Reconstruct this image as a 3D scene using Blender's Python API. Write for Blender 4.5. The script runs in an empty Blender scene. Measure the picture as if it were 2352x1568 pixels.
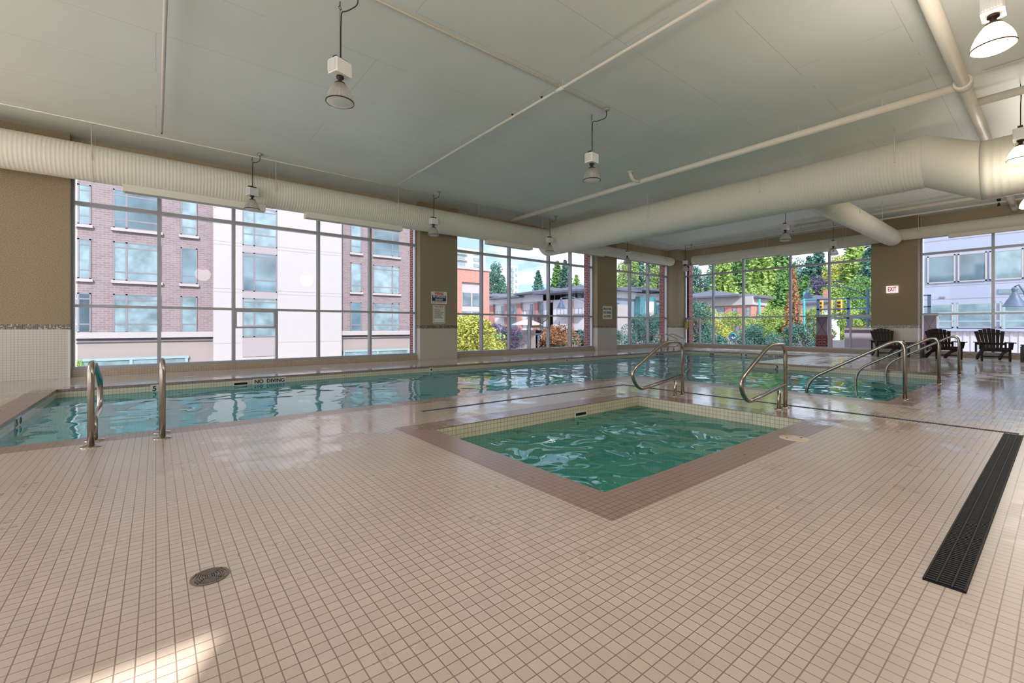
import bpy, bmesh, math, random
from mathutils import Vector, Matrix
random.seed(7)
C = bpy.context.scene.collection
S = bpy.context.scene
PI = math.pi
# ------------------------------------------------------------------ camera
H = 1.07
cam_d = bpy.data.cameras.new('camera'); cam = bpy.data.objects.new('camera', cam_d); C.objects.link(cam)
cam_d.sensor_fit = 'HORIZONTAL'; cam_d.sensor_width = 36.0
cam_d.lens = 1018.2 / 2352 * 36.0
cam_d.shift_y = -33.96 / 2352
cam_d.clip_start = 0.05; cam_d.clip_end = 6000
cam.location = (0, 0, H)
cam.rotation_euler = (PI / 2, 0, -math.radians(38.777))
S.camera = cam
# ------------------------------------------------------------------ colour / exposure
S.view_settings.view_transform = 'Standard'
S.view_settings.look = 'None'
S.view_settings.exposure = 1.47
S.view_settings.gamma = 1.0
S.view_settings.use_curve_mapping = False
S.cycles.max_bounces = 10; S.cycles.diffuse_bounces = 7; S.cycles.glossy_bounces = 4
S.cycles.transparent_max_bounces = 16; S.cycles.transmission_bounces = 6
S.cycles.sample_clamp_indirect = 6.0
S.cycles.use_denoising = True
S.cycles.caustics_reflective = False; S.cycles.caustics_refractive = False

def lin(r, g, b):
    f = lambda c: ((c / 255 + 0.055) / 1.055) ** 2.4 if c / 255 > 0.04045 else c / 255 / 12.92
    return (f(r), f(g), f(b), 1)

# ------------------------------------------------------------------ world: pale sky with soft clouds
SKY = 2.5
W = bpy.data.worlds.new('sky'); S.world = W; W.use_nodes = True
nt = W.node_tree; nt.nodes.clear()
def N(t, kind, **kw):
    n = t.nodes.new(kind)
    for k, v in kw.items():
        if k.startswith('i_'):
            n.inputs[k[2:].replace('_', ' ')].default_value = v
        else: setattr(n, k, v)
    return n
out = N(nt, 'ShaderNodeOutputWorld'); bg = N(nt, 'ShaderNodeBackground')
tc = N(nt, 'ShaderNodeTexCoord'); mp = N(nt, 'ShaderNodeMapping'); mp.inputs['Scale'].default_value = (1, 1, 3.2)
no = N(nt, 'ShaderNodeTexNoise'); no.inputs['Scale'].default_value = 2.6; no.inputs['Detail'].default_value = 7
no.inputs['Roughness'].default_value = 0.55
cr = N(nt, 'ShaderNodeValToRGB'); cr.color_ramp.elements[0].position = 0.40; cr.color_ramp.elements[1].position = 0.62
cr.color_ramp.elements[0].color = (.24, .33, .43, 1); cr.color_ramp.elements[1].color = (1.0, 1.0, 1.0, 1)
nt.links.new(tc.outputs['Generated'], mp.inputs[0]); nt.links.new(mp.outputs[0], no.inputs[0])
nt.links.new(no.outputs[0], cr.inputs[0]); nt.links.new(cr.outputs[0], bg.inputs[0])
bg.inputs[1].default_value = SKY
nt.links.new(bg.outputs[0], out.inputs[0])
# ------------------------------------------------------------------ sun (low from behind the camera)
sd = bpy.data.lights.new('sun', 'SUN'); sd.energy = 5.2; sd.angle = math.radians(.7); sd.color = (1.0, 0.93, 0.84)
so = bpy.data.objects.new('sun', sd); C.objects.link(so)
SUN_EL = math.radians(34.8)
sdir = Vector((0.46, 0.888, 0)).normalized() * math.cos(SUN_EL) + Vector((0, 0, -math.sin(SUN_EL)))
so.rotation_euler = sdir.to_track_quat('-Z', 'Y').to_euler(); so.location = (-8, -14, 14)

# ================================================================== materials
MATS = {}
def mat(name, col=(0.8, 0.8, 0.8, 1), rough=0.5, metal=0.0, spec=0.5, emis=None, es=0.0, bump=None, noise=None):
    """plain procedural material; noise=(scale, amount) varies the colour; bump=(scale, strength)"""
    m = bpy.data.materials.new(name); m.use_nodes = True; t = m.node_tree
    b = t.nodes['Principled BSDF']
    b.inputs['Base Color'].default_value = col; b.inputs['Roughness'].default_value = rough
    b.inputs['Metallic'].default_value = metal; b.inputs['Specular IOR Level'].default_value = spec
    if emis: b.inputs['Emission Color'].default_value = emis; b.inputs['Emission Strength'].default_value = es
    geo = N(t, 'ShaderNodeNewGeometry')
    if noise:
        n = N(t, 'ShaderNodeTexNoise'); n.inputs['Scale'].default_value = noise[0]; n.inputs['Detail'].default_value = 4
        t.links.new(geo.outputs['Position'], n.inputs[0])
        r = N(t, 'ShaderNodeValToRGB'); a = noise[1]
        r.color_ramp.elements[0].position = 0.3; r.color_ramp.elements[1].position = 0.7
        r.color_ramp.elements[0].color = (col[0] * (1 - a), col[1] * (1 - a), col[2] * (1 - a), 1)
        r.color_ramp.elements[1].color = (min(1, col[0] * (1 + a)), min(1, col[1] * (1 + a)), min(1, col[2] * (1 + a)), 1)
        t.links.new(n.outputs[0], r.inputs[0]); t.links.new(r.outputs[0], b.inputs['Base Color'])
    if bump:
        n = N(t, 'ShaderNodeTexNoise'); n.inputs['Scale'].default_value = bump[0]; n.inputs['Detail'].default_value = 3
        t.links.new(geo.outputs['Position'], n.inputs[0])
        bp = N(t, 'ShaderNodeBump'); bp.inputs['Strength'].default_value = bump[1]; bp.inputs['Distance'].default_value = 0.01
        t.links.new(n.outputs[0], bp.inputs['Height']); t.links.new(bp.outputs[0], b.inputs['Normal'])
    MATS[name] = m
    return m

def M_(t, op, a, b=None, c=None):
    n = N(t, 'ShaderNodeMath', operation=op)
    for i, v in enumerate((a, b, c)):
        if v is None: continue
        if isinstance(v, (int, float)): n.inputs[i].default_value = v
        else: t.links.new(v, n.inputs[i])
    return n.outputs[0]

def tile_nodes(t, pitch, thr, off=(0, 0, 0)):
    """returns (grout mask, random value per tile); works on every axis-aligned face"""
    geo = N(t, 'ShaderNodeNewGeometry')
    vm = N(t, 'ShaderNodeVectorMath', operation='ADD'); t.links.new(geo.outputs['Position'], vm.inputs[0]); vm.inputs[1].default_value = off
    sc = N(t, 'ShaderNodeVectorMath', operation='SCALE'); t.links.new(vm.outputs[0], sc.inputs[0]); sc.inputs['Scale'].default_value = 1.0 / pitch
    xs = N(t, 'ShaderNodeSeparateXYZ'); t.links.new(sc.outputs[0], xs.inputs[0])
    ns = N(t, 'ShaderNodeSeparateXYZ'); t.links.new(geo.outputs['True Normal'], ns.inputs[0])
    masks = []; comb = N(t, 'ShaderNodeCombineXYZ')
    for i in range(3):
        f = M_(t, 'FRACT', xs.outputs[i])
        d = M_(t, 'MINIMUM', f, M_(t, 'SUBTRACT', 1.0, f))
        g = M_(t, 'LESS_THAN', d, thr)
        on = M_(t, 'LESS_THAN', M_(t, 'ABSOLUTE', ns.outputs[i]), 0.5)
        masks.append(M_(t, 'MULTIPLY', g, on))
        t.links.new(M_(t, 'MULTIPLY', M_(t, 'FLOOR', xs.outputs[i]), on), comb.inputs[i])
    mask = M_(t, 'MAXIMUM', M_(t, 'MAXIMUM', masks[0], masks[1]), masks[2])
    wn = N(t, 'ShaderNodeTexWhiteNoise'); t.links.new(comb.outputs[0], wn.inputs[0])
    return mask, wn.outputs[0], geo, wn

def tile_mat(name, col, grout, pitch=0.0508, thr=0.045, var=0.06, rough=0.35, wet=None, spec=0.5, stain=None):
    m = bpy.data.materials.new(name); m.use_nodes = True; t = m.node_tree; b = t.nodes['Principled BSDF']
    mask, rnd, geo, wn = tile_nodes(t, pitch, thr)
    v = N(t, 'ShaderNodeHueSaturation'); v.inputs['Color'].default_value = col
    t.links.new(M_(t, 'ADD', 1 - var / 2, M_(t, 'MULTIPLY', rnd, var)), v.inputs['Value'])
    basec = v.outputs[0]
    if stain:
        n2 = N(t, 'ShaderNodeTexNoise'); n2.inputs['Scale'].default_value = 0.9; n2.inputs['Detail'].default_value = 6
        t.links.new(geo.outputs['Position'], n2.inputs[0])
        mr = N(t, 'ShaderNodeMapRange'); mr.inputs['From Min'].default_value = 0.45; mr.inputs['From Max'].default_value = 0.72
        mr.inputs['To Max'].default_value = stain[1]; t.links.new(n2.outputs[0], mr.inputs[0])
        mx0 = N(t, 'ShaderNodeMix', data_type='RGBA'); mx0.inputs[7].default_value = stain[0]
        t.links.new(mr.outputs[0], mx0.inputs[0]); t.links.new(basec, mx0.inputs[6]); basec = mx0.outputs[2]
    mx = N(t, 'ShaderNodeMix', data_type='RGBA'); mx.inputs[7].default_value = grout
    t.links.new(mask, mx.inputs[0]); t.links.new(basec, mx.inputs[6]); t.links.new(mx.outputs[2], b.inputs['Base Color'])
    b.inputs['Roughness'].default_value = rough; b.inputs['Specular IOR Level'].default_value = spec
    bp = N(t, 'ShaderNodeBump'); bp.inputs['Strength'].default_value = 0.35; bp.inputs['Distance'].default_value = 0.002; bp.invert = True
    t.links.new(mask, bp.inputs['Height']); t.links.new(bp.outputs[0], b.inputs['Normal'])
    if wet:
        # standing water: smooth, darker-free gloss where wet, around the given spots and broken up by noise
        n = N(t, 'ShaderNodeTexNoise'); n.inputs['Scale'].default_value = 2.3; n.inputs['Detail'].default_value = 5; n.inputs['Roughness'].default_value = 0.6
        t.links.new(geo.outputs['Position'], n.inputs[0])
        w = None
        for (x, y, sx, sy, amp) in wet:
            dv = N(t, 'ShaderNodeVectorMath', operation='SUBTRACT'); t.links.new(geo.outputs['Position'], dv.inputs[0]); dv.inputs[1].default_value = (x, y, 0)
            dm = N(t, 'ShaderNodeVectorMath', operation='MULTIPLY'); t.links.new(dv.outputs[0], dm.inputs[0]); dm.inputs[1].default_value = (1 / sx, 1 / sy, 0)
            ln = N(t, 'ShaderNodeVectorMath', operation='LENGTH'); t.links.new(dm.outputs[0], ln.inputs[0])
            g = M_(t, 'MULTIPLY', M_(t, 'MAXIMUM', M_(t, 'SUBTRACT', 1.0, ln.outputs['Value']), 0.0), amp)
            w = g if w is None else M_(t, 'MAXIMUM', w, g)
        s = M_(t, 'ADD', n.outputs[0], w)
        mr = N(t, 'ShaderNodeMapRange'); mr.inputs['From Min'].default_value = 0.62; mr.inputs['From Max'].default_value = 0.78
        t.links.new(s, mr.inputs[0])
        wetm = mr.outputs[0]
        rr = N(t, 'ShaderNodeMapRange'); rr.inputs['To Min'].default_value = rough; rr.inputs['To Max'].default_value = 0.07
        t.links.new(wetm, rr.inputs[0])
        rg = M_(t, 'ADD', rr.outputs[0], M_(t, 'MULTIPLY', rnd, 0.05)); t.links.new(rg, b.inputs['Roughness'])
        t.links.new(M_(t, 'ADD', spec, M_(t, 'MULTIPLY', wetm, 0.35)), b.inputs['Specular IOR Level'])
    MATS[name] = m
    return m

# wet spots on the deck (x, y, radius x, radius y, amount)
WET = [(2.3, 4.9, 2.4, 0.9, .45), (6.6, 3.2, 1.7, 3.2, .55), (11, 0.6, 6, 1.4, .5), (16.5, 2.5, 5, 3.6, .5), (0.9, 4.3, 1.2, 1.0, .3), (3.2, 5.2, 2, .9, .4), (8, 12, 24, 2.6, .75), (19.6, 8, 2, 9, .35)]
M_FLOOR = tile_mat('cream mosaic deck tile', lin(190, 175, 166), lin(132, 116, 107), thr=.04, var=0.10, rough=0.30, wet=WET, stain=(lin(170, 152, 132), .4))
M_BROWN = tile_mat('brown coping tile', lin(148, 124, 116), lin(110, 88, 79), var=0.10, rough=0.28, wet=WET)
M_BASIN = tile_mat('cream pool tile', lin(206, 198, 176), lin(130, 118, 100), thr=0.035, var=0.05, rough=0.2)
M_SILL = tile_mat('beige sill tile', lin(176, 158, 138), lin(140, 122, 104), thr=0.04, var=0.12, rough=0.25)

def wall_mat():
    m = bpy.data.materials.new('beige stucco above white tile wainscot'); m.use_nodes = True; t = m.node_tree; b = t.nodes['Principled BSDF']
    mask, rnd, geo, wn = tile_nodes(t, 0.0508, 0.04)
    mask2, rnd2, geo2, wn2 = tile_nodes(t, 0.0254, 0.07)
    px = N(t, 'ShaderNodeSeparateXYZ'); t.links.new(geo.outputs['Position'], px.inputs[0]); z = px.outputs[2]
    white = N(t, 'ShaderNodeMix', data_type='RGBA'); white.inputs[6].default_value = lin(196, 188, 176); white.inputs[7].default_value = lin(150, 140, 126)
    t.links.new(mask, white.inputs[0])
    rp = N(t, 'ShaderNodeValToRGB'); rp.color_ramp.interpolation = 'CONSTANT'
    e = rp.color_ramp.elements; e[0].position = 0; e[0].color = lin(72, 52, 44); e[1].position = 0.3; e[1].color = lin(128, 104, 84)
    for p, c in ((0.5, lin(96, 72, 60)), (0.68, lin(176, 160, 140)), (0.85, lin(54, 42, 40))):
        q = e.new(p); q.color = c
    t.links.new(rnd2, rp.inputs[0])
    mos = N(t, 'ShaderNodeMix', data_type='RGBA'); mos.inputs[7].default_value = lin(150, 136, 120)
    t.links.new(mask2, mos.inputs[0]); t.links.new(rp.outputs[0], mos.inputs[6])
    n = N(t, 'ShaderNodeTexNoise'); n.inputs['Scale'].default_value = 60; n.inputs['Detail'].default_value = 3
    t.links.new(geo.outputs['Position'], n.inputs[0])
    st = N(t, 'ShaderNodeValToRGB'); st.color_ramp.elements[0].color = lin(134, 118, 92); st.color_ramp.elements[1].color = lin(164, 148, 120)
    st.color_ramp.elements[0].position = .35; st.color_ramp.elements[1].position = .65
    t.links.new(n.outputs[0], st.inputs[0])
    a = N(t, 'ShaderNodeMix', data_type='RGBA'); t.links.new(M_(t, 'GREATER_THAN', z, 1.016), a.inputs[0])
    t.links.new(white.outputs[2], a.inputs[6]); t.links.new(mos.outputs[2], a.inputs[7])
    c = N(t, 'ShaderNodeMix', data_type='RGBA'); up = M_(t, 'GREATER_THAN', z, 1.118); t.links.new(up, c.inputs[0])
    t.links.new(a.outputs[2], c.inputs[6]); t.links.new(st.outputs[0], c.inputs[7]); t.links.new(c.outputs[2], b.inputs['Base Color'])
    t.links.new(M_(t, 'ADD', 0.25, M_(t, 'MULTIPLY', up, 0.6)), b.inputs['Roughness'])
    bp = N(t, 'ShaderNodeBump'); bp.inputs['Distance'].default_value = 0.004
    t.links.new(M_(t, 'MULTIPLY', up, 0.5), bp.inputs['Strength']); t.links.new(n.outputs[0], bp.inputs['Height']); t.links.new(bp.outputs[0], b.inputs['Normal'])
    return m
M_WALL = wall_mat()

def ceil_mat():
    m = bpy.data.materials.new('painted ceiling board with joints'); m.use_nodes = True; t = m.node_tree; b = t.nodes['Principled BSDF']
    geo = N(t, 'ShaderNodeNewGeometry'); xs = N(t, 'ShaderNodeSeparateXYZ'); t.links.new(geo.outputs['Position'], xs.inputs[0])
    yy = M_(t, 'DIVIDE', M_(t, 'ADD', xs.outputs[1], 10.27), 1.29)
    f = M_(t, 'FRACT', yy); dy = M_(t, 'MINIMUM', f, M_(t, 'SUBTRACT', 1.0, f)); ly = M_(t, 'LESS_THAN', dy, 0.0035)
    row = M_(t, 'FLOOR', yy)
    xx = M_(t, 'ADD', M_(t, 'DIVIDE', xs.outputs[0], 5.2), M_(t, 'MULTIPLY', row, 0.5))
    g = M_(t, 'FRACT', xx); dx = M_(t, 'MINIMUM', g, M_(t, 'SUBTRACT', 1.0, g)); lx = M_(t, 'LESS_THAN', dx, 0.0009)
    joint = M_(t, 'MAXIMUM', ly, lx)
    n = N(t, 'ShaderNodeTexNoise'); n.inputs['Scale'].default_value = 0.8; n.inputs['Detail'].default_value = 5; t.links.new(geo.outputs['Position'], n.inputs[0])
    # joints only show here and there
    jm = M_(t, 'MULTIPLY', joint, M_(t, 'MULTIPLY', M_(t, 'GREATER_THAN', n.outputs[0], 0.45), 0.32))
    r = N(t, 'ShaderNodeValToRGB'); r.color_ramp.elements[0].color = lin(214, 217, 210); r.color_ramp.elements[1].color = lin(226, 228, 222)
    t.links.new(n.outputs[0], r.inputs[0])
    mx = N(t, 'ShaderNodeMix', data_type='RGBA'); mx.inputs[7].default_value = lin(120, 112, 98); t.links.new(jm, mx.inputs[0])
    t.links.new(r.outputs[0], mx.inputs[6]); t.links.new(mx.outputs[2], b.inputs['Base Color'])
    b.inputs['Roughness'].default_value = 0.42
    n2 = N(t, 'ShaderNodeTexNoise'); n2.inputs['Scale'].default_value = 45; t.links.new(geo.outputs['Position'], n2.inputs[0])
    bp = N(t, 'ShaderNodeBump'); bp.inputs['Strength'].default_value = 0.25; bp.inputs['Distance'].default_value = 0.004
    t.links.new(n2.outputs[0], bp.inputs['Height']); t.links.new(bp.outputs[0], b.inputs['Normal'])
    return m
M_CEIL = ceil_mat()

def brick_mat(name, c1, c2, mortar, scale=1.0):
    m = bpy.data.materials.new(name); m.use_nodes = True; t = m.node_tree; b = t.nodes['Principled BSDF']
    geo = N(t, 'ShaderNodeNewGeometry'); xs = N(t, 'ShaderNodeSeparateXYZ'); t.links.new(geo.outputs['Position'], xs.inputs[0])
    cb = N(t, 'ShaderNodeCombineXYZ'); t.links.new(M_(t, 'ADD', xs.outputs[0], xs.outputs[1]), cb.inputs[0]); t.links.new(xs.outputs[2], cb.inputs[1])
    bt = N(t, 'ShaderNodeTexBrick'); t.links.new(cb.outputs[0], bt.inputs[0])
    bt.inputs['Color1'].default_value = c1; bt.inputs['Color2'].default_value = c2; bt.inputs['Mortar'].default_value = mortar
    bt.inputs['Scale'].default_value = 1.0; bt.inputs['Brick Width'].default_value = 0.215 * scale; bt.inputs['Row Height'].default_value = 0.078 * scale
    bt.inputs['Mortar Size'].default_value = 0.008 * scale
    t.links.new(bt.outputs[0], b.inputs['Base Color']); b.inputs['Roughness'].default_value = 0.85
    return m
M_BRICK = brick_mat('red facing brick', lin(150, 78, 74), lin(120, 58, 58), lin(200, 180, 175))
M_BRICKBEIGE = brick_mat('taupe facing brick', lin(132, 117, 119), lin(119, 104, 108), lin(148, 134, 138), 1.6)
M_BRICKRED = brick_mat('red townhouse brick', lin(178, 124, 113), lin(166, 108, 99), lin(182, 148, 140), 1.8)

def glass_mat(name, tint=(0.97, 0.985, 1, 1), refl=0.55, rough=0.0):
    m = bpy.data.materials.new(name); m.use_nodes = True; t = m.node_tree; t.nodes.clear()
    o = N(t, 'ShaderNodeOutputMaterial'); tr = N(t, 'ShaderNodeBsdfTransparent'); tr.inputs[0].default_value = tint
    gl = N(t, 'ShaderNodeBsdfGlossy'); gl.inputs['Roughness'].default_value = rough
    fr = N(t, 'ShaderNodeFresnel'); fr.inputs['IOR'].default_value = 1.45
    mx = N(t, 'ShaderNodeMixShader'); t.links.new(M_(t, 'MULTIPLY', fr.outputs[0], refl), mx.inputs[0])
    t.links.new(tr.outputs[0], mx.inputs[1]); t.links.new(gl.outputs[0], mx.inputs[2]); t.links.new(mx.outputs[0], o.inputs[0])
    return m
M_GLASS = glass_mat('lightly tinted window glass', (.62, .64, .665, 1), .2)
M_EXTGLASS = mat('reflective dark window glass', lin(90, 112, 124), 0.06, 0.0, 0.9, noise=(0.6, .5))
M_EXTGLASS2 = mat('pale curtained window glass', lin(124, 144, 152), 0.12, 0.0, 0.7, noise=(1.4, .35))
M_EXTTEAL = mat('blue green curtain wall glass', lin(70, 120, 130), 0.08, 0.0, 0.8, noise=(0.8, .4))

def water_mat(name, tint, body, cloud, wave, strength, stretch=(1, 1, 1), ior=1.6):
    """clear tinted water with some suspended colour (cloud) under a rippled reflecting surface"""
    m = bpy.data.materials.new(name); m.use_nodes = True; t = m.node_tree; t.nodes.clear()
    o = N(t, 'ShaderNodeOutputMaterial'); tr = N(t, 'ShaderNodeBsdfTransparent'); tr.inputs[0].default_value = tint
    df = N(t, 'ShaderNodeBsdfDiffuse'); df.inputs[0].default_value = body
    bd = N(t, 'ShaderNodeMixShader'); bd.inputs[0].default_value = cloud; t.links.new(tr.outputs[0], bd.inputs[1]); t.links.new(df.outputs[0], bd.inputs[2])
    gl = N(t, 'ShaderNodeBsdfGlossy'); gl.inputs['Roughness'].default_value = 0.0
    geo = N(t, 'ShaderNodeNewGeometry'); mp = N(t, 'ShaderNodeMapping'); mp.inputs['Scale'].default_value = stretch
    t.links.new(geo.outputs['Position'], mp.inputs[0])
    n = N(t, 'ShaderNodeTexNoise'); n.inputs['Scale'].default_value = wave; n.inputs['Detail'].default_value = 1.0; n.inputs['Distortion'].default_value = 0.5
    t.links.new(mp.outputs[0], n.inputs[0])
    n2 = N(t, 'ShaderNodeTexNoise'); n2.inputs['Scale'].default_value = wave * 0.35; n2.inputs['Detail'].default_value = 0.3
    t.links.new(mp.outputs[0], n2.inputs[0])
    hsum = M_(t, 'ADD', n.outputs[0], M_(t, 'MULTIPLY', n2.outputs[0], 1.6))
    bp = N(t, 'ShaderNodeBump'); bp.inputs['Strength'].default_value = 1.0; bp.inputs['Distance'].default_value = strength
    t.links.new(hsum, bp.inputs['Height']); t.links.new(bp.outputs[0], gl.inputs['Normal'])
    fr = N(t, 'ShaderNodeFresnel'); fr.inputs['IOR'].default_value = ior
    mx = N(t, 'ShaderNodeMixShader'); t.links.new(fr.outputs[0], mx.inputs[0])
    t.links.new(bd.outputs[0], mx.inputs[1]); t.links.new(gl.outputs[0], mx.inputs[2]); t.links.new(mx.outputs[0], o.inputs[0])
    return m
M_WATER = water_mat('blue green pool water', (0.50, 0.93, 0.92, 1), (.008, .36, .40, 1), .80, 1.9, 0.022)
M_WATERS = water_mat('green hot tub water', (0.50, 0.90, 0.80, 1), (.03, .38, .31, 1), .5, 2.4, 0.10, ior=1.6)

M_DUCT = mat('cream painted spiral duct', lin(226, 221, 206), 0.6)
M_PIPE = mat('cream painted pipe', lin(224, 216, 202), 0.45)
M_PAINT = mat('beige painted plaster', lin(178, 164, 136), 0.8, bump=(60, .3))
M_ALU = mat('satin grey aluminium', lin(164, 164, 170), 0.35, 0.25)
M_ALUW = mat('pale aluminium trim', lin(214, 216, 224), 0.4, 0.1)
M_STEEL = mat('brushed stainless steel', lin(176, 166, 156), 0.24, 1.0, bump=(120, .04))
M_BLACK = mat('matt black plastic', lin(26, 26, 30), 0.5)
M_GRATE = mat('black rubber grate', lin(16, 16, 18), 0.6, spec=.3)
M_DARK = mat('dark void', lin(10, 10, 10), 0.9)
M_CHAIR = mat('espresso brown moulded plastic wood', lin(32, 21, 23), 0.42, spec=.35, noise=(9, .3))
M_WHITE = mat('white enamel', lin(232, 230, 228), 0.4)
M_BROWNM = mat('dark brown metal bracket', lin(58, 42, 38), 0.5, 0.3)
M_CORD = mat('black cord', lin(34, 28, 28), 0.6)
M_SIGNW = mat('white sign board', lin(222, 220, 206), 0.5)
M_RED = mat('red sign lettering', lin(196, 30, 40), 0.5)
M_NAVY = mat('navy sign panel', lin(20, 24, 96), 0.5)
M_INK = mat('dark sign lettering', lin(36, 52, 70), 0.5)
M_BLACKINK = mat('black tile lettering', lin(16, 20, 26), 0.3)
M_TILEW = mat('white marker tile', lin(206, 204, 194), 0.2)
M_EXIT = mat('lit exit sign face', lin(240, 228, 232), 0.4, emis=lin(255, 236, 240), es=0.25)
M_TAPE = mat('yellow caution tape', lin(226, 200, 40), 0.4)
M_LEDGE = mat('white precast ledge', lin(164, 157, 158), 0.8)
M_STUCCO = mat('white stucco', lin(170, 164, 166), 0.9)
M_SPANDREL = mat('grey spandrel panel', lin(150, 142, 146), 0.7)
M_BEIGEP = mat('pale beige stone panel', lin(148, 136, 134), 0.8)
M_FRAMEG = mat('grey window frame', lin(120, 116, 124), 0.5)
M_FRAMEP = mat('pale grey balcony rail', lin(140, 160, 166), 0.5)
M_SHADEW = mat('white cladding in painted blue shade', lin(154, 160, 182), 0.8)  # white cladding; the bluish shade on it is put into the colour
M_CORR = mat('grey corrugated cladding', lin(186, 182, 192), 0.7)
M_ROOF = mat('dark grey roof', lin(86, 88, 104), 0.8)
M_FASCIA = mat('pale grey siding', lin(206, 204, 212), 0.8)
M_GROUND = mat('pale paving', lin(214, 208, 200), 0.9, noise=(.3, .15))
M_ROAD = mat('asphalt', lin(110, 110, 116), 0.9, noise=(.5, .1))
M_GRASS = mat('dry grass', lin(120, 130, 80), 0.9, noise=(.4, .3))
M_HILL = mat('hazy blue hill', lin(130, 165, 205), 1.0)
M_TEAL = mat('teal painted pole', lin(40, 150, 150), 0.5)
M_SIGNAL = mat('yellow signal housing', lin(236, 170, 40), 0.5)
M_BARK = mat('grey brown bark', lin(92, 76, 66), 0.9)
M_LAMPGREY = mat('slate grey painted iron', lin(66, 84, 110), 0.5)
M_CANOPY = mat('lilac parasol canvas', lin(170, 160, 200), 0.8)
M_GREEN = mat('green shop awning', lin(40, 160, 110), 0.6)
def leaf(name, rgb, a=.45): return mat(name, lin(*rgb), 0.75, spec=0.2, noise=(1.3, a))
L_DARK = leaf('blue green needles', (74, 110, 99)); L_MID = leaf('mid green needles', (99, 134, 76)); L_YEL = leaf('yellow green leaves', (168, 170, 84))
L_LIT = leaf('light green foliage', (136, 158, 84)); L_PUR = leaf('purple leaves', (88, 78, 104)); L_RED = leaf('reddish leaves', (190, 120, 92)); L_BRN = leaf('russet needles', (150, 108, 78))

def prism_mat(name, col, lit):
    m = bpy.data.materials.new(name); m.use_nodes = True; t = m.node_tree; t.nodes.clear()
    o = N(t, 'ShaderNodeOutputMaterial')
    d = N(t, 'ShaderNodeBsdfDiffuse'); d.inputs[0].default_value = col
    tl = N(t, 'ShaderNodeBsdfTranslucent'); tl.inputs[0].default_value = col
    g = N(t, 'ShaderNodeBsdfGlossy'); g.inputs['Roughness'].default_value = 0.15
    a = N(t, 'ShaderNodeMixShader'); a.inputs[0].default_value = 0.5; t.links.new(d.outputs[0], a.inputs[1]); t.links.new(tl.outputs[0], a.inputs[2])
    b = N(t, 'ShaderNodeMixShader'); b.inputs[0].default_value = 0.18; t.links.new(a.outputs[0], b.inputs[1]); t.links.new(g.outputs[0], b.inputs[2])
    last = b
    tr = N(t, 'ShaderNodeBsdfTransparent'); c = N(t, 'ShaderNodeMixShader'); c.inputs[0].default_value = 0.3
    t.links.new(b.outputs[0], c.inputs[1]); t.links.new(tr.outputs[0], c.inputs[2]); last = c
    if lit:
        e = N(t, 'ShaderNodeEmission'); e.inputs[0].default_value = (1.0, 0.86, 0.58, 1); e.inputs[1].default_value = lit
        ad = N(t, 'ShaderNodeAddShader'); t.links.new(c.outputs[0], ad.inputs[0]); t.links.new(e.outputs[0], ad.inputs[1]); last = ad
    t.links.new(last.outputs[0], o.inputs[0])
    return m
M_DOME = prism_mat('ribbed acrylic reflector', lin(214, 208, 200), 0)
M_DOMEL = prism_mat('glowing acrylic reflector', lin(230, 215, 180), .45)
M_LENS = prism_mat('ribbed acrylic lens', lin(236, 234, 230), 0)
M_LENSL = prism_mat('glowing acrylic lens', lin(255, 245, 220), 1.6)

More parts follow.
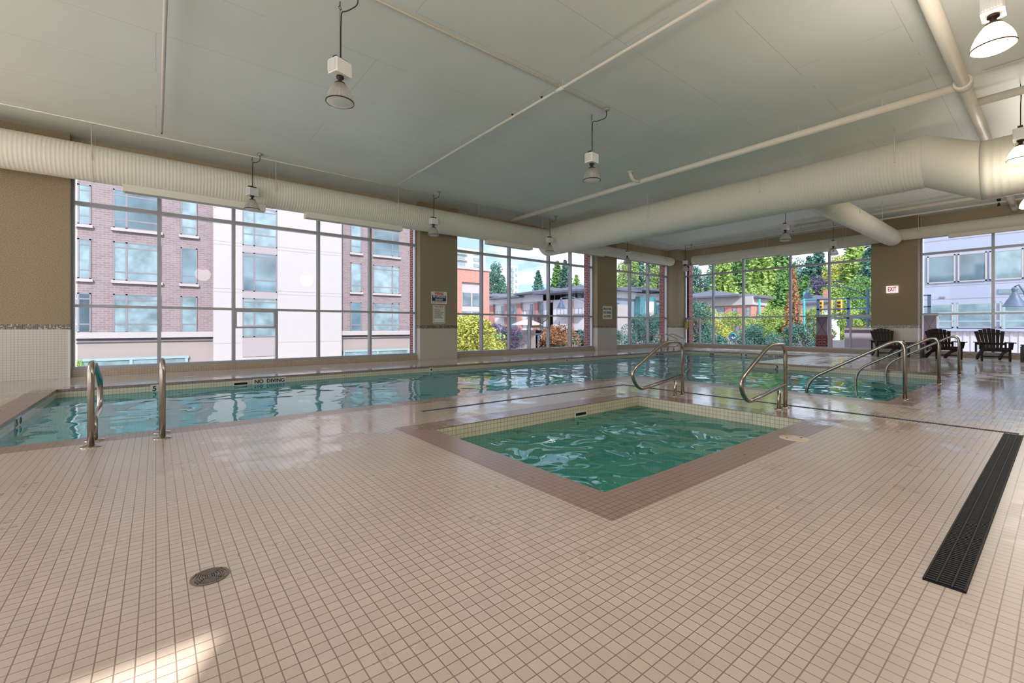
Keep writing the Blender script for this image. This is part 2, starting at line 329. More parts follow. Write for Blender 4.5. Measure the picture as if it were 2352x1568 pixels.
# ================================================================== mesh helpers
class MB:
    def __init__(s): s.v = []; s.f = []; s.smooth = []
    def face(s, pts, sm=False):
        i = len(s.v); s.v += [tuple(p) for p in pts]; s.f.append(tuple(range(i, i + len(pts)))); s.smooth.append(sm)
    def raw(s, vs, fs, sm=False):
        i = len(s.v); s.v += [tuple(p) for p in vs]
        for f in fs: s.f.append(tuple(a + i for a in f)); s.smooth.append(sm)
        return s
    def box(s, x0, y0, z0, x1, y1, z1):
        x0, x1 = sorted((x0, x1)); y0, y1 = sorted((y0, y1)); z0, z1 = sorted((z0, z1))
        v = [(x0, y0, z0), (x1, y0, z0), (x1, y1, z0), (x0, y1, z0), (x0, y0, z1), (x1, y0, z1), (x1, y1, z1), (x0, y1, z1)]
        return s.raw(v, [(0, 3, 2, 1), (4, 5, 6, 7), (0, 1, 5, 4), (1, 2, 6, 5), (2, 3, 7, 6), (3, 0, 4, 7)])
    def obox(s, c, sx, sy, sz, M=None, taper=1.0):
        """oriented box centred on c"""
        v = []
        for z in (-.5, .5):
            k = 1.0 if z < 0 else taper
            for x, y in ((-.5, -.5), (.5, -.5), (.5, .5), (-.5, .5)):
                p = Vector((x * sx * k, y * sy * k, z * sz))
                if M is not None: p = M @ p
                v.append(tuple(p + Vector(c)))
        return s.raw(v, [(0, 3, 2, 1), (4, 5, 6, 7), (0, 1, 5, 4), (1, 2, 6, 5), (2, 3, 7, 6), (3, 0, 4, 7)])
    def tube(s, path, r, n=12, cap=True, sm=True):
        P = [Vector(p) for p in path]; rs = r if isinstance(r, (list, tuple)) else [r] * len(P)
        T = []
        for i in range(len(P)):
            a = P[max(i - 1, 0)]; b = P[min(i + 1, len(P) - 1)]; t = (b - a)
            T.append(t.normalized() if t.length > 1e-9 else Vector((0, 0, 1)))
        up = Vector((0, 0, 1)) if abs(T[0].z) < .9 else Vector((1, 0, 0))
        u = T[0].cross(up).normalized(); vs = []
        for i, p in enumerate(P):
            if i:
                ax = T[i - 1].cross(T[i])
                if ax.length > 1e-8:
                    u = Matrix.Rotation(T[i - 1].angle(T[i]), 3, ax.normalized()) @ u
            w = T[i].cross(u).normalized()
            for k in range(n):
                a = 2 * PI * k / n; vs.append(tuple(p + (u * math.cos(a) + w * math.sin(a)) * rs[i]))
        fs = []
        for i in range(len(P) - 1):
            for k in range(n):
                fs.append((i * n + k, i * n + (k + 1) % n, (i + 1) * n + (k + 1) % n, (i + 1) * n + k))
        s.raw(vs, fs, sm)
        if cap:
            s.raw(vs[:n], [tuple(range(n))[::-1]]); s.raw(vs[-n:], [tuple(range(n))])
        return s
    def lathe(s, prof, c=(0, 0, 0), n=24, sm=True):
        """prof: list of (r, z)"""
        vs = []
        for r, z in prof:
            for k in range(n):
                a = 2 * PI * k / n; vs.append((c[0] + r * math.cos(a), c[1] + r * math.sin(a), c[2] + z))
        fs = []
        for i in range(len(prof) - 1):
            for k in range(n): fs.append((i * n + k, i * n + (k + 1) % n, (i + 1) * n + (k + 1) % n, (i + 1) * n + k))
        return s.raw(vs, fs, sm)
    def prism(s, poly, ax, a, b):
        """extrude a 2-D polygon along axis ax (0 x: poly is (y,z); 1 y: (x,z); 2 z: (x,y)) from a to b"""
        def P(p, t):
            return (t, p[0], p[1]) if ax == 0 else (p[0], t, p[1]) if ax == 1 else (p[0], p[1], t)
        n = len(poly); vs = [P(p, a) for p in poly] + [P(p, b) for p in poly]
        fs = [tuple(range(n)), tuple(range(2 * n - 1, n - 1, -1))] + [(i, i + n, (i + 1) % n + n, (i + 1) % n) for i in range(n)]
        return s.raw(vs, fs)
    def build(s, name, m, parent=None, fix=True):
        me = bpy.data.meshes.new(name); me.from_pydata(s.v, [], s.f)
        me.polygons.foreach_set('use_smooth', s.smooth)
        me.materials.append(m)
        if fix:
            bm = bmesh.new(); bm.from_mesh(me); bmesh.ops.remove_doubles(bm, verts=bm.verts, dist=1e-5)
            bmesh.ops.recalc_face_normals(bm, faces=bm.faces); bm.to_mesh(me); bm.free()
        me.update()
        o = bpy.data.objects.new(name, me); C.objects.link(o)
        if parent: o.parent = parent; o.matrix_parent_inverse = Matrix.Translation(-Vector(parent.location)) if parent.type == 'EMPTY' and parent.rotation_euler.z == 0 else Matrix()
        return o
def tag(o, label=None, cat=None, group=None, kind=None):
    if label: o['label'] = label
    if cat: o['category'] = cat
    if group: o['group'] = group
    if kind: o['kind'] = kind
    return o
def thing(name, loc, label, cat, group=None, rz=0):
    o = bpy.data.objects.new(name, None); C.objects.link(o); o.location = loc; o.rotation_euler.z = rz; o.empty_display_size = .1
    return tag(o, label, cat, group)
def struct(o): o['kind'] = 'structure'; return o
def copy_tree(o, parent=None):
    c = o.copy(); C.objects.link(c)
    if parent: c.parent = parent
    for ch in list(o.children): copy_tree(ch, c)
    return c
def local(o, parent):
    """a part modelled in its thing's own frame"""
    o.parent = parent; o.matrix_parent_inverse = Matrix(); return o
def text(name, s, size, loc, facing, m, parent=None, depth=0.002, spacing=1.0, width=None):
    cu = bpy.data.curves.new('t', 'FONT'); cu.body = s; cu.size = size; cu.align_x = 'CENTER'; cu.align_y = 'CENTER'; cu.extrude = depth; cu.space_character = spacing; cu.offset = size * .022
    tmp = bpy.data.objects.new('t', cu); C.objects.link(tmp)
    dg = bpy.context.evaluated_depsgraph_get(); dg.update()
    me = bpy.data.meshes.new_from_object(tmp.evaluated_get(dg)); bpy.data.objects.remove(tmp); bpy.data.curves.remove(cu)
    xs = [v.co.x for v in me.vertices]; k = (width / (max(xs) - min(xs))) if width else 1.0
    R = {'-y': Matrix(((1, 0, 0), (0, 0, -1), (0, 1, 0))), '-x': Matrix(((0, 0, -1), (-1, 0, 0), (0, 1, 0))), '+x': Matrix(((0, 0, 1), (1, 0, 0), (0, 1, 0))), '+z': Matrix(((1, 0, 0), (0, 1, 0), (0, 0, 1)))}[facing]
    for v in me.vertices: v.co.x *= k; v.co = R @ v.co + Vector(loc)
    me.name = name; me.materials.clear(); me.materials.append(m)
    o = bpy.data.objects.new(name, me); C.objects.link(o)
    if parent:
        o.parent = parent
        o.matrix_parent_inverse = Matrix.Translation(-Vector(parent.location)) if parent.type == 'EMPTY' else Matrix()
    return o
def arc(points, r=0.1, n=6):
    """polyline with rounded corners"""
    P = [Vector(p) for p in points]; o = [P[0]]
    for i in range(1, len(P) - 1):
        a, b, c = P[i - 1], P[i], P[i + 1]; d1 = (a - b); d2 = (c - b); k = min(r, d1.length * .49, d2.length * .49)
        p0 = b + d1.normalized() * k; p1 = b + d2.normalized() * k
        for j in range(n + 1):
            t = j / n; o.append(p0 * (1 - t) ** 2 + b * 2 * t * (1 - t) + p1 * t * t)
    o.append(P[-1]); return o

# ================================================================== ROOM SHELL
ZC = 5.1; YW = 13.0; YG = 13.33; XW = 21.45; XG = 22.02
X0 = -6.5; Y0 = -3.5
# main pool with its lobe, and the hot tub (inner edges)
PX0, PX1, PY0, PY1 = -1.32, 18.85, 5.90, 10.75
LX0, LX1, LY0 = 8.20, 14.0, 1.58
SX0, SX1, SY0, SY1 = 2.26, 5.82, 1.86, 4.13
CW = 0.305
GR = [(2.53, 0.22, 6.60, 0.40), (2.53, 0, 0, 0)]
DT = 0.035   # thin drain half-width
xsb = sorted({X0, PX0 - CW, PX0, SX0 - CW, SX0, SX1, SX1 + CW, LX0 - CW, LX0, LX1, LX1 + CW, PX1, PX1 + CW, 22.0})
ysb = sorted({Y0, LY0 - CW, LY0, SY0 - CW, SY0, SY1, SY1 + CW, PY0 - CW, PY0, PY1, PY1 + CW, 13.3})
def in_pool(x, y, g=0.0):
    return (PX0 - g < x < PX1 + g and PY0 - g < y < PY1 + g) or (LX0 - g < x < LX1 + g and LY0 - g < y < PY0 + g)
def in_spa(x, y, g=0.0): return SX0 - g < x < SX1 + g and SY0 - g < y < SY1 + g
def cells(test, z=0.0):
    mb = MB()
    for i in range(len(xsb) - 1):
        for j in range(len(ysb) - 1):
            cx = (xsb[i] + xsb[i + 1]) / 2; cy = (ysb[j] + ysb[j + 1]) / 2
            if test(cx, cy): mb.face([(xsb[i], ysb[j], z), (xsb[i + 1], ysb[j], z), (xsb[i + 1], ysb[j + 1], z), (xsb[i], ysb[j + 1], z)])
    return mb
fl = cells(lambda x, y: not in_pool(x, y, CW) and not in_spa(x, y, CW))
struct(fl.build('floor', M_FLOOR))

cm = MB(); cm.box(X0 - .3, Y0 - .3, ZC, 22.6, 13.8, ZC + .3); struct(cm.build('ceiling', M_CEIL))
# left wall (parallel to X): piers, low sill wall, header
wl = MB()
wl.box(X0, YW, -0.2, -1.40, 13.42, ZC)
wl.box(6.64, YW, -0.2, 8.045, 13.42, ZC)
wl.box(15.32, YW, -0.2, 16.69, 13.42, ZC)
wl.box(21.3, 12.64, -0.2, 22.3, 13.42, ZC)
struct(wl.build('wall_left', M_WALL))
hd = MB(); hd.box(X0, 13.24, 4.35, 22.3, 13.6, ZC + .01); hd.box(21.2, 12.54, 4.55, 22.4, 13.3, ZC + .01)
struct(hd.build('trim_1', M_PAINT))
sl = MB()
for a, b in ((-1.40, 6.64), (8.045, 15.32), (16.69, 21.3)): sl.box(a, 13.17, -0.2, b, 13.5, 0.15)
struct(sl.build('baseboard_left', M_SILL))
# far end wall (parallel to Y)
we = MB(); we.box(XW, 3.30, -0.2, 22.14, 4.64, ZC); we.box(XW, Y0, -.2, 22.14, Y0 + .6, ZC)
struct(we.build('wall_far', M_WALL))
hd = MB(); hd.box(21.94, Y0, 4.35, 22.35, 13.3, ZC + .01); struct(hd.build('trim_2', M_PAINT))
sl = MB()
for a, b in ((Y0 + .6, 3.30), (4.64, 12.64)): sl.box(21.88, a, -0.2, 22.2, b, 0.15)
struct(sl.build('baseboard_far', M_SILL))
# walls behind the camera: one tall window lets the sun in; open bays added at the near end to brighten the room
wb = MB(); wb.box(-2.60, Y0 - .12, -.2, 22.1, Y0, ZC); wb.box(X0 - .3, Y0 - .12, -.2, -5.2, Y0, ZC); wb.box(-5.2, Y0 - .12, -.2, -2.60, Y0, .2); wb.box(-5.2, Y0 - .12, 4.27, -2.60, Y0, ZC)
struct(wb.build('wall_back', M_WALL))
wn = MB(); wn.box(X0 - .3, Y0, -.2, X0, 13.4, .1); wn.box(X0 - .3, Y0, 4.8, X0, 13.4, ZC)
for a, b in ((Y0, .5), (3.6, 5.8), (10.4, 13.4)): wn.box(X0 - .3, a, .1, X0, b, 4.8)
struct(wn.build('wall_near', M_WALL))
# brick outside faces
bo = MB()
for a, b in ((X0, -1.45), (6.66, 8.02), (15.30, 16.69), (21.36, 22.3)): bo.box(a, 13.425, -4, b, 13.78, 6.2)
bo.box(X0, 13.51, -4, 21.3, 13.78, 0.0)
bo.box(22.21, 12.55, -4, 22.6, 13.42, 6.2); bo.box(22.21, 3.34, -4, 22.6, 4.6, 6.2)
bo.box(22.21, -4, -4, 22.5, 12.55, -.05)
struct(bo.build('wall_outside', M_BRICK))
# white tile edge trim at the pier corners
tr = MB()
for x in (-1.40, 6.64, 15.32): tr.box(x - .012 if x > 0 else x - .03, YW - .006, 0, x + .004, YW + .02, 1.0)
struct(tr.build('trim_3', M_TILEW))

# ------------------------------------------------------------------ windows
def window_x(idx, a, b, mull, shorts, sash, y=YG, top=4.35):
    """window in the wall parallel to X, opening a..b"""
    f = MB(); z0, z1 = 0.15, top; d0, d1 = y - .08, y + .07
    f.box(a, d0, z0, a + .05, d1, z1); f.box(b - .05, d0, z0, b, d1, z1)
    f.box(a, d0 - .02, z0, b, d1, z0 + .06); f.box(a, d0, z1 - .05, b, d1, z1)
    w = struct(f.build(f'window_{idx}', M_ALU))
    for x in mull: m = MB(); m.box(x - .036, d0, z0 + .06, x + .036, d1, z1 - .05); m.build('mullion', M_ALU, w)
    for z in (1.52, 3.73): m = MB(); m.box(a + .05, d0 + .01, z - (.04 if z > 3 else .03), b - .05, d1 - .01, z + (.04 if z > 3 else .03)); m.build('transom', M_ALU, w)
    for x in shorts: m = MB(); m.box(x - .024, d0 + .005, z0 + .06, x + .024, d1, 1.494); m.build('mullion', M_ALU, w)
    g = MB(); xs = [a + .05] + sorted(mull) + [b - .05]
    for i in range(len(xs) - 1): g.box(xs[i] + .028, y - .004, z0 + .06, xs[i + 1] - .028, y + .004, z1 - .05)
    g.build('glass_pane', M_GLASS, w)
    for (s0, s1) in sash:
        m = MB(); m.box(s0 + .02, d0 - .01, 1.03, s1 - .02, d1 - .02, 1.075); m.box(s0 + .02, d0 - .01, 1.45, s1 - .02, d1 - .02, 1.49)
        m.box(s0 + .02, d0 - .01, 1.075, s0 + .065, d1 - .02, 1.45); m.box(s1 - .065, d0 - .01, 1.075, s1 - .02, d1 - .02, 1.45)
        m.build('opening_sash', M_ALU, w)
    return w
def window_y(idx, a, b, mull, shorts, sash, x=XG, top=4.35):
    f = MB(); z0, z1 = 0.15, top; d0, d1 = x - .08, x + .07
    f.box(d0, a, z0, d1, a + .05, z1); f.box(d0, b - .05, z0, d1, b, z1)
    f.box(d0 - .02, a, z0, d1, b, z0 + .06); f.box(d0, a, z1 - .05, d1, b, z1)
    w = struct(f.build(f'window_{idx}', M_ALU))
    for y in mull: m = MB(); m.box(d0, y - .036, z0 + .06, d1, y + .036, z1 - .05); m.build('mullion', M_ALU, w)
    for z in (1.52, 3.73): m = MB(); m.box(d0 + .01, a + .05, z - (.04 if z > 3 else .03), d1 - .01, b - .05, z + (.04 if z > 3 else .03)); m.build('transom', M_ALU, w)
    for y in shorts: m = MB(); m.box(d0 + .005, y - .024, z0 + .06, d1, y + .024, 1.494); m.build('mullion', M_ALU, w)
    g = MB(); ys = [a + .05] + sorted(mull) + [b - .05]
    for i in range(len(ys) - 1): g.box(x - .004, ys[i] + .028, z0 + .06, x + .004, ys[i + 1] - .028, z1 - .05)
    g.build('glass_pane', M_GLASS, w)
    for (s0, s1) in sash:
        m = MB(); m.box(d0 - .01, s0 + .02, 1.03, d1 - .02, s1 - .02, 1.075); m.box(d0 - .01, s0 + .02, 1.45, d1 - .02, s1 - .02, 1.49)
        m.box(d0 - .01, s0 + .02, 1.075, d1 - .02, s0 + .065, 1.45); m.box(d0 - .01, s1 - .065, 1.075, d1 - .02, s1 - .02, 1.45)
        m.build('opening_sash', M_ALU, w)
    return w
window_x(1, -1.40, 6.64, [.06, 1.55, 3.61, 5.11], [2.54], [(1.55, 2.54)])
window_x(2, 8.045, 15.32, [9.27, 10.55, 12.62, 13.91], [11.59], [(11.59, 12.62)])
window_x(3, 16.69, 21.3, [18.09, 19.60], [], [])
window_y(4, 4.64, 12.64, [11.11, 9.64, 7.61, 6.15], [11.83, 5.43], [(11.83, 12.57), (4.67, 5.43)])
window_y(5, Y0 + .6, 3.30, [1.49, -.35, -1.6], [], [])

# ================================================================== POOLS
WL = -0.155
def pool_coping(name, rects, is_in, parent):
    """flat ring of brown tile plus the brown lip just under the edge"""
    mb = cells(lambda x, y: is_in(x, y, CW) and not is_in(x, y, 0))
    return mb
pool = thing('swimming_pool', (6, 8, 0), 'long indoor swimming pool of blue green water with brown tile edge, under the windows', 'pool')
cp = cells(lambda x, y: in_pool(x, y, CW) and not in_pool(x, y) and not (in_pool(x, y, 0)))
loop = [(PX0, PY0), (LX0, PY0), (LX0, LY0), (LX1, LY0), (LX1, PY0), (PX1, PY0), (PX1, PY1), (PX0, PY1)]
def skirt(mb, loop, z0, z1, d=0.0):
    n = len(loop)
    for i in range(n):
        a = loop[i]; b = loop[(i + 1) % n]; mb.face([(a[0], a[1], z0), (b[0], b[1], z0), (b[0], b[1], z1), (a[0], a[1], z1)])
skirt(cp, loop, -.05, 0)
cp.build('coping', M_BROWN, pool)
bs = MB(); skirt(bs, loop, -1.35, -.05)
for r in ((PX0, PY0, PX1, PY1), (LX0, LY0, LX1, PY0)): bs.face([(r[0], r[1], -1.35), (r[2], r[1], -1.35), (r[2], r[3], -1.35), (r[0], r[3], -1.35)])
bs.build('basin', M_BASIN, pool)
st = MB()
for k in range(4): st.box(LX0 + .001, LY0 + .001, -1.3, LX1 - .001, LY0 + .3 * (k + 1), -.32 - .25 * k)
st.build('steps', M_BASIN, pool)
se = MB()
for k in range(4): se.box(LX0 + .002, LY0 + .3 * (k + 1) - .05, -.345 - .25 * k, LX1 - .002, LY0 + .3 * (k + 1) + .003, -.317 - .25 * k)
se.build('step_nosing', M_INK, pool)
wt = MB()
for r in ((PX0, PY0, PX1, PY1), (LX0, LY0, LX1, PY0)): wt.face([(r[0], r[1], WL), (r[2], r[1], WL), (r[2], r[3], WL), (r[0], r[3], WL)])
wt.build('water', M_WATER, pool)
def skimmer(parent, x0, x1, y, axis='-y', z0=-.14, z1=-.095):
    m = MB(); d = MB()
    if axis == '-y':
        m.box(x0 - .02, y - .006, z0 - .02, x1 + .02, y - .001, z1 + .02); d.box(x0, y - .009, z0, x1, y - .004, z1)
    else:
        m.box(y - .006, x0 - .02, z0 - .02, y - .001, x1 + .02, z1 + .02); d.box(y - .009, x0, z0, y - .004, x1, z1)
    o = m.build('skimmer', M_TILEW, parent); d.build('skimmer_mouth', M_DARK, o)
skimmer(pool, 1.26, 1.50, PY1); skimmer(pool, 9.48, 9.68, PX1, '-x')
def marker(s, size, x, y, z, facing, w, parent=pool):
    m = MB(); k = size * .56
    if facing == '-y': m.box(x - w / 2, y - .006, z - k, x + w / 2, y - .001, z + k); p = (x, y - .008, z)
    elif facing == '-x': m.box(y - .006, x - w / 2, z - k, y - .001, x + w / 2, z + k); p = (y - .008, x, z)
    else: m.box(y + .001, x - w / 2, z - k, y + .006, x + w / 2, z + k); p = (y + .008, x, z)
    t = m.build('depth_marker', M_TILEW, parent)
    o = text('lettering', s, size, p, facing, M_BLACKINK, width=w * .9 if len(s) > 1 else None); o.parent = t
marker('5', .13, -.02, PY1, -.10, '-y', .12)
marker('NO  DIVING', .11, 1.92, PY1, -.10, '-y', .64)
marker('4', .11, 5.82, PY1, -.10, '-y', .12); marker('4', .11, 11.07, PY1, -.10, '-y', .12)
marker('NO  DIVING', .11, 16.7, PY1, -.10, '-y', .64)
marker('3  4', .13, 8.25, PX1, -.10, '-x', .3); marker('NO  DIVING', .12, 7.0, PX1, -.10, '-x', .68)
marker('3  9', .13, 5.08, LX1, -.10, '-x', .38)
marker('5  0', .12, 8.05, PX0, -.10, '+x', .3)

spa = thing('hot_tub', (4, 3, 0), 'square sunken hot tub of green water with wide brown tile border', 'hot tub')
cp = cells(lambda x, y: in_spa(x, y, CW) and not in_spa(x, y)); sloop = [(SX0, SY0), (SX1, SY0), (SX1, SY1), (SX0, SY1)]
skirt(cp, sloop, -.012, 0); cp.build('coping', M_BROWN, spa)
bs = MB(); skirt(bs, sloop, -.95, -.012); bs.face([(SX0, SY0, -.95), (SX1, SY0, -.95), (SX1, SY1, -.95), (SX0, SY1, -.95)]); bs.build('basin', M_BASIN, spa)
bn = MB()
for r in ((SX0, SY0, SX0 + .42, SY1), (SX1 - .62, SY0, SX1, SY1), (SX0 + .42, SY1 - .42, SX1 - .62, SY1), (SX0 + .42, SY0, SX1 - .62, SY0 + .42)):
    bn.box(r[0] + .001, r[1] + .001, -.9, r[2] - .001, r[3] - .001, -.5)
bn.box(SX1 - .31, SY0 + .01, -.5, SX1 - .001, SY1 - .01, -.28)
bn.build('bench', M_BASIN, spa)
bd = MB(); bd.box(SX0 + .42, SY1 - .46, -.53, SX1 - .62, SY1 - .417, -.497); bd.box(SX0 + .417, SY0 + .42, -.53, SX0 + .46, SY1 - .42, -.497)
bd.box(SX1 - .66, SY0 + .42, -.53, SX1 - .617, SY1 - .42, -.497); bd.box(SX1 - .35, SY0 + .02, -.31, SX1 - .307, SY1 - .02, -.277)
bd.build('bench_nosing', M_BROWNM, spa)
wt = MB(); wt.face([(SX0, SY0, WL), (SX1, SY0, WL), (SX1, SY1, WL), (SX0, SY1, WL)]); wt.build('water', M_WATERS, spa)
skimmer(spa, 4.42, 4.62, SY1, z0=-.135, z1=-.10)

# ------------------------------------------------------------------ deck fittings
# wide black strip drain grate
gx0, gx1, gy0, gy1 = 2.53, 6.62, 0.245, 0.375
g = thing('strip_drain', (4.5, .31, 0), 'wide black ribbed strip drain in the cream tile at the right foreground', 'drain')
m = MB(); m.box(gx0, gy0, -.004, gx1, gy1, .003); m.build('drain_frame', M_DARK, g)
m = MB(); n = 170
for i in range(n):
    x = gx0 + .01 + (gx1 - gx0 - .02) * i / n
    for a, b in ((gy0 + .008, gy0 + .037), (gy0 + .047, gy0 + .083), (gy0 + .093, gy1 - .008)): m.box(x, a, .002, x + .014, b, .009)
for y in (gy0, gy0 + .038, gy0 + .084, gy1 - .007): m.box(gx0, y, .002, gx1, y + .007, .010)
tag(m.build('drain_slats', M_GRATE, g), 'black drain slats', kind='stuff')
# thin trench drains
def trench(x0, y0, x1, y1, label):
    g = thing('trench_drain', ((x0 + x1) / 2, (y0 + y1) / 2, 0), label, 'drain', 'thin black trench drains in the deck')
    m = MB(); m.box(x0, y0, -.004, x1, y1, .002); m.build('channel', M_DARK, g)
    m = MB(); along_x = (x1 - x0) > (y1 - y0); L = max(x1 - x0, y1 - y0); n = int(L / .022)
    for i in range(n):
        t = .006 + L * i / n
        if along_x: m.box(x0 + t, y0 + .004, .001, x0 + t + .012, y1 - .004, .006)
        else: m.box(x0 + .004, y0 + t, .001, x1 - .004, y0 + t + .012, .006)
    m.build('slats', M_LAMPGREY, g)
trench(2.62, 5.05, 6.70, 5.10, 'thin dark trench drain between the hot tub and the long pool')
trench(6.68, .28, 6.74, 5.10, 'thin dark trench drain running past the hot tub to the wide strip drain')
# round floor drain
d = thing('floor_drain', (.18, 2.29, 0), 'round grey metal floor drain in the cream tile at the left foreground', 'drain')
m = MB(); m.lathe([(.0, -.002), (.068, -.002), (.068, .002)], (.18, 2.29, 0), 40); m.build('drain_well', M_DARK, d)
m = MB(); R_ = [.012, .022, .032, .042, .052, .066]
for i, r in enumerate(R_):
    w = .0058 if i < 5 else .010
    m.lathe([(r - w / 2, .001), (r - w / 2, .005), (r + w / 2, .005), (r + w / 2, .001)], (.18, 2.29, 0), 40, sm=False)
for k in range(4):
    a = PI / 4 + k * PI / 2; m.obox((.18 + .034 * math.cos(a), 2.29 + .034 * math.sin(a), .0035), .066, .007, .003, Matrix.Rotation(a, 3, 'Z'))
m.build('drain_grille', mat('worn grey bronze', lin(122, 110, 103), 0.45, .3), d)
# skimmer lids
def lid(x, y, r, label, m_):
    o = thing('skimmer_lid', (x, y, 0), label, 'lid')
    m = MB(); m.lathe([(0, .006), (r * .93, .006), (r, .003), (r, -.002)], (x, y, 0), 32); m.build('lid_disc', m_, o)
    m = MB()
    for s in (-1, 1): m.lathe([(0, .0075), (.011, .0075), (.011, .005)], (x + s * r * .55 * .7796, y - s * r * .55 * .6263, 0), 12)
    m.build('finger_hole', M_BROWNM, o)
M_LID = mat('cream plastic lid', lin(206, 184, 166), 0.25)
lid(4.77, 1.62, .125, 'round cream plastic skimmer lid on the brown border of the hot tub', M_LID)
lid(.56, 11.72, .11, 'small round lid in the deck strip under the largest window', M_SILL)
lid(3.4, 11.9, .10, 'small round lid in the deck behind the NO DIVING marker', M_SILL)
lid(9.3, 11.9, .10, 'small round lid in the deck below the second window', M_SILL)
lid(16.6, 4.6, .12, 'small round lid in the wet deck beside the end of the pool', M_SILL)

# ------------------------------------------------------------------ rails
def flange(mb, x, y, r=.055): mb.lathe([(0, .018), (r * .55, .018), (r * .8, .010), (r, .006), (r, 0)], (x, y, 0), 20)
TR = .0245
def fig4(y, px, label):
    """spa grab rail in the plane y; px = (main post, top pts.., second post x)"""
    g = thing('grab_rail', (px['post'], y, 0), label, 'handrail', 'stainless grab rails of the hot tub')
    p = px['post']; pts = [(p, y, 0), (p, y, .84), (p - .50, y, .84), (p - 1.34, y, .44), (p - 1.15, y, .18), (p, y, .31)]
    m = MB(); pth = arc(pts[:3], .17, 8)[:-1] + arc(pts[1:], .14, 8)[1:]
    A = Vector(pts[1]); path = arc(pts, .17, 8)
    m.tube(path, TR, 14); m.build('loop_tube', M_STEEL, g)
    q = p - .21; m = MB(); m.tube([(q, y, 0), (q, y, .245)], TR, 14); m.build('support_post', M_STEEL, g)
    m = MB(); flange(m, p, y); m.build('floor_flange', M_STEEL, g); m = MB(); flange(m, q, y); m.build('floor_flange', M_STEEL, g)
fig4(3.74, {'post': 6.43}, 'stainless grab rail at the far corner of the hot tub')
fig4(2.31, {'post': 6.50}, 'stainless grab rail at the near right corner of the hot tub')
def steprail(x, label, yb=1.455):
    g = thing('stair_handrail', (x, yb, 0), label, 'handrail', 'stainless handrails over the pool steps')
    pts = [(x, yb, 0), (x, yb, .70), (x, yb + .17, .86), (x, yb + 1.18, .21), (x, yb + 1.26, .12), (x, yb + 1.26, -.95)]
    m = MB(); m.tube(arc([pts[0], (x, yb, .93), (x, yb + 1.26, .17), pts[-1]], .24, 12), TR, 14); m.build('rail_tube', M_STEEL, g)
    m = MB(); flange(m, x, yb, .05); m.build('floor_flange', M_STEEL, g)
steprail(8.54, 'nearest curved stainless handrail leading down the pool steps')
steprail(11.37, 'middle curved stainless handrail leading down the pool steps')
steprail(14.03 - .15, 'farthest curved stainless handrail of the pool steps, before the brown chairs')
def ladder(xc, y, sgn, label, dx=.26):
    """pool ladder: two bent side rails"""
    g = thing('pool_ladder', (xc, y, 0), label, 'ladder')
    for s in (-1, 1):
        x = xc + s * dx; Y = lambda a: y + sgn * a
        pts = [(x, Y(0), 0), (x, Y(0), .74), (x, Y(.24), .74), (x, Y(.84), .52), (x, Y(.84), .22), (x, Y(.30), .20), (x, Y(.30), 0)]
        m = MB(); m.tube(arc(pts, .13, 8), TR, 14); r = m.build('side_rail', M_STEEL, g)
        m = MB(); flange(m, x, Y(0), .075); m.build('floor_flange', M_STEEL, r)
        m = MB(); flange(m, x, Y(.30), .075); m.build('floor_flange', M_STEEL, r)
ladder(-.20, 5.42, 1, 'pair of tall stainless ladder rails at the near edge of the pool, left', .25)
ladder(18.15, 11.45, -1, 'pair of small stainless ladder rails at the far corner of the pool', .28)

# ================================================================== DUCTS AND PIPES
def ribbed(a, b, r, axis, pitch=.062, n=30, amp=.0045):
    """ribbed round duct along an axis from a to b (points)"""
    A = Vector(a); B = Vector(b); L = (B - A).length; T = (B - A) / L
    k = max(1, int(L / pitch)); up = Vector((0, 0, 1)); u = T.cross(up).normalized(); w = u.cross(T).normalized()
    prof = []
    for i in range(k):
        t = L * i / k; q = L / k
        prof += [(t, r), (t + q * .62, r), (t + q * .81, r + amp)]
    prof.append((L, r)); vs = []; fs = []
    for t, rr in prof:
        for j in range(n):
            an = 2 * PI * j / n; vs.append(A + T * t + (u * math.cos(an) + w * math.sin(an)) * rr)
    for i in range(len(prof) - 1):
        for j in range(n): fs.append((i * n + j, i * n + (j + 1) % n, (i + 1) * n + (j + 1) % n, (i + 1) * n + j))
    m = MB(); m.raw(vs, fs, True)
    m.raw(vs[:n], [tuple(range(n))]); m.raw(vs[-n:], [tuple(range(n))])
    return m
def band(parent, c, r, along, w=.02, rods=True):
    """strap round a duct and its two rods up to the ceiling"""
    m = MB(); c = Vector(c); T = Vector(along)
    m.tube([c - T * w / 2, c + T * w / 2], r + .011, 36, cap=False, sm=True)
    bnd = m.build('hanger_band', M_DUCT, parent, fix=False)
    if rods:
        s = Vector((0, 1, 0)) if abs(T.x) > .5 else Vector((1, 0, 0))
        for k in (-1, 1):
            p = c + s * k * (r + .014); m = MB(); m.tube([p, (p.x, p.y, ZC)], .006, 6); m.build('hanger_rod', M_PIPE, parent)
            m = MB(); m.obox(p, .03, .03, .04); m.build('hanger_clip', M_PIPE, parent)
def diffuser(parent, x0, y0, x1, y1, z0, z1):
    m = MB(); m.box(x0, y0, z0, x1, y1, z1); o = m.build('slot_diffuser', M_DUCT, parent)
    m = MB()
    if abs(x1 - x0) > abs(y1 - y0):
        for k in (-1, 1): m.box(x0 + .03, (y0 + y1) / 2 + k * .04 - .012, z0 - .002, x1 - .03, (y0 + y1) / 2 + k * .04 + .012, z0 + .002)
    else:
        for k in (-1, 1): m.box((x0 + x1) / 2 + k * .04 - .012, y0 + .03, z0 - .002, (x0 + x1) / 2 + k * .04 + .012, y1 - .03, z0 + .002)
    m.build('diffuser_slot', M_BROWNM, o)
DZ = 4.42
d1 = thing('air_duct', (3, 12.5, DZ), 'long cream ribbed round duct running along above the left windows', 'duct')
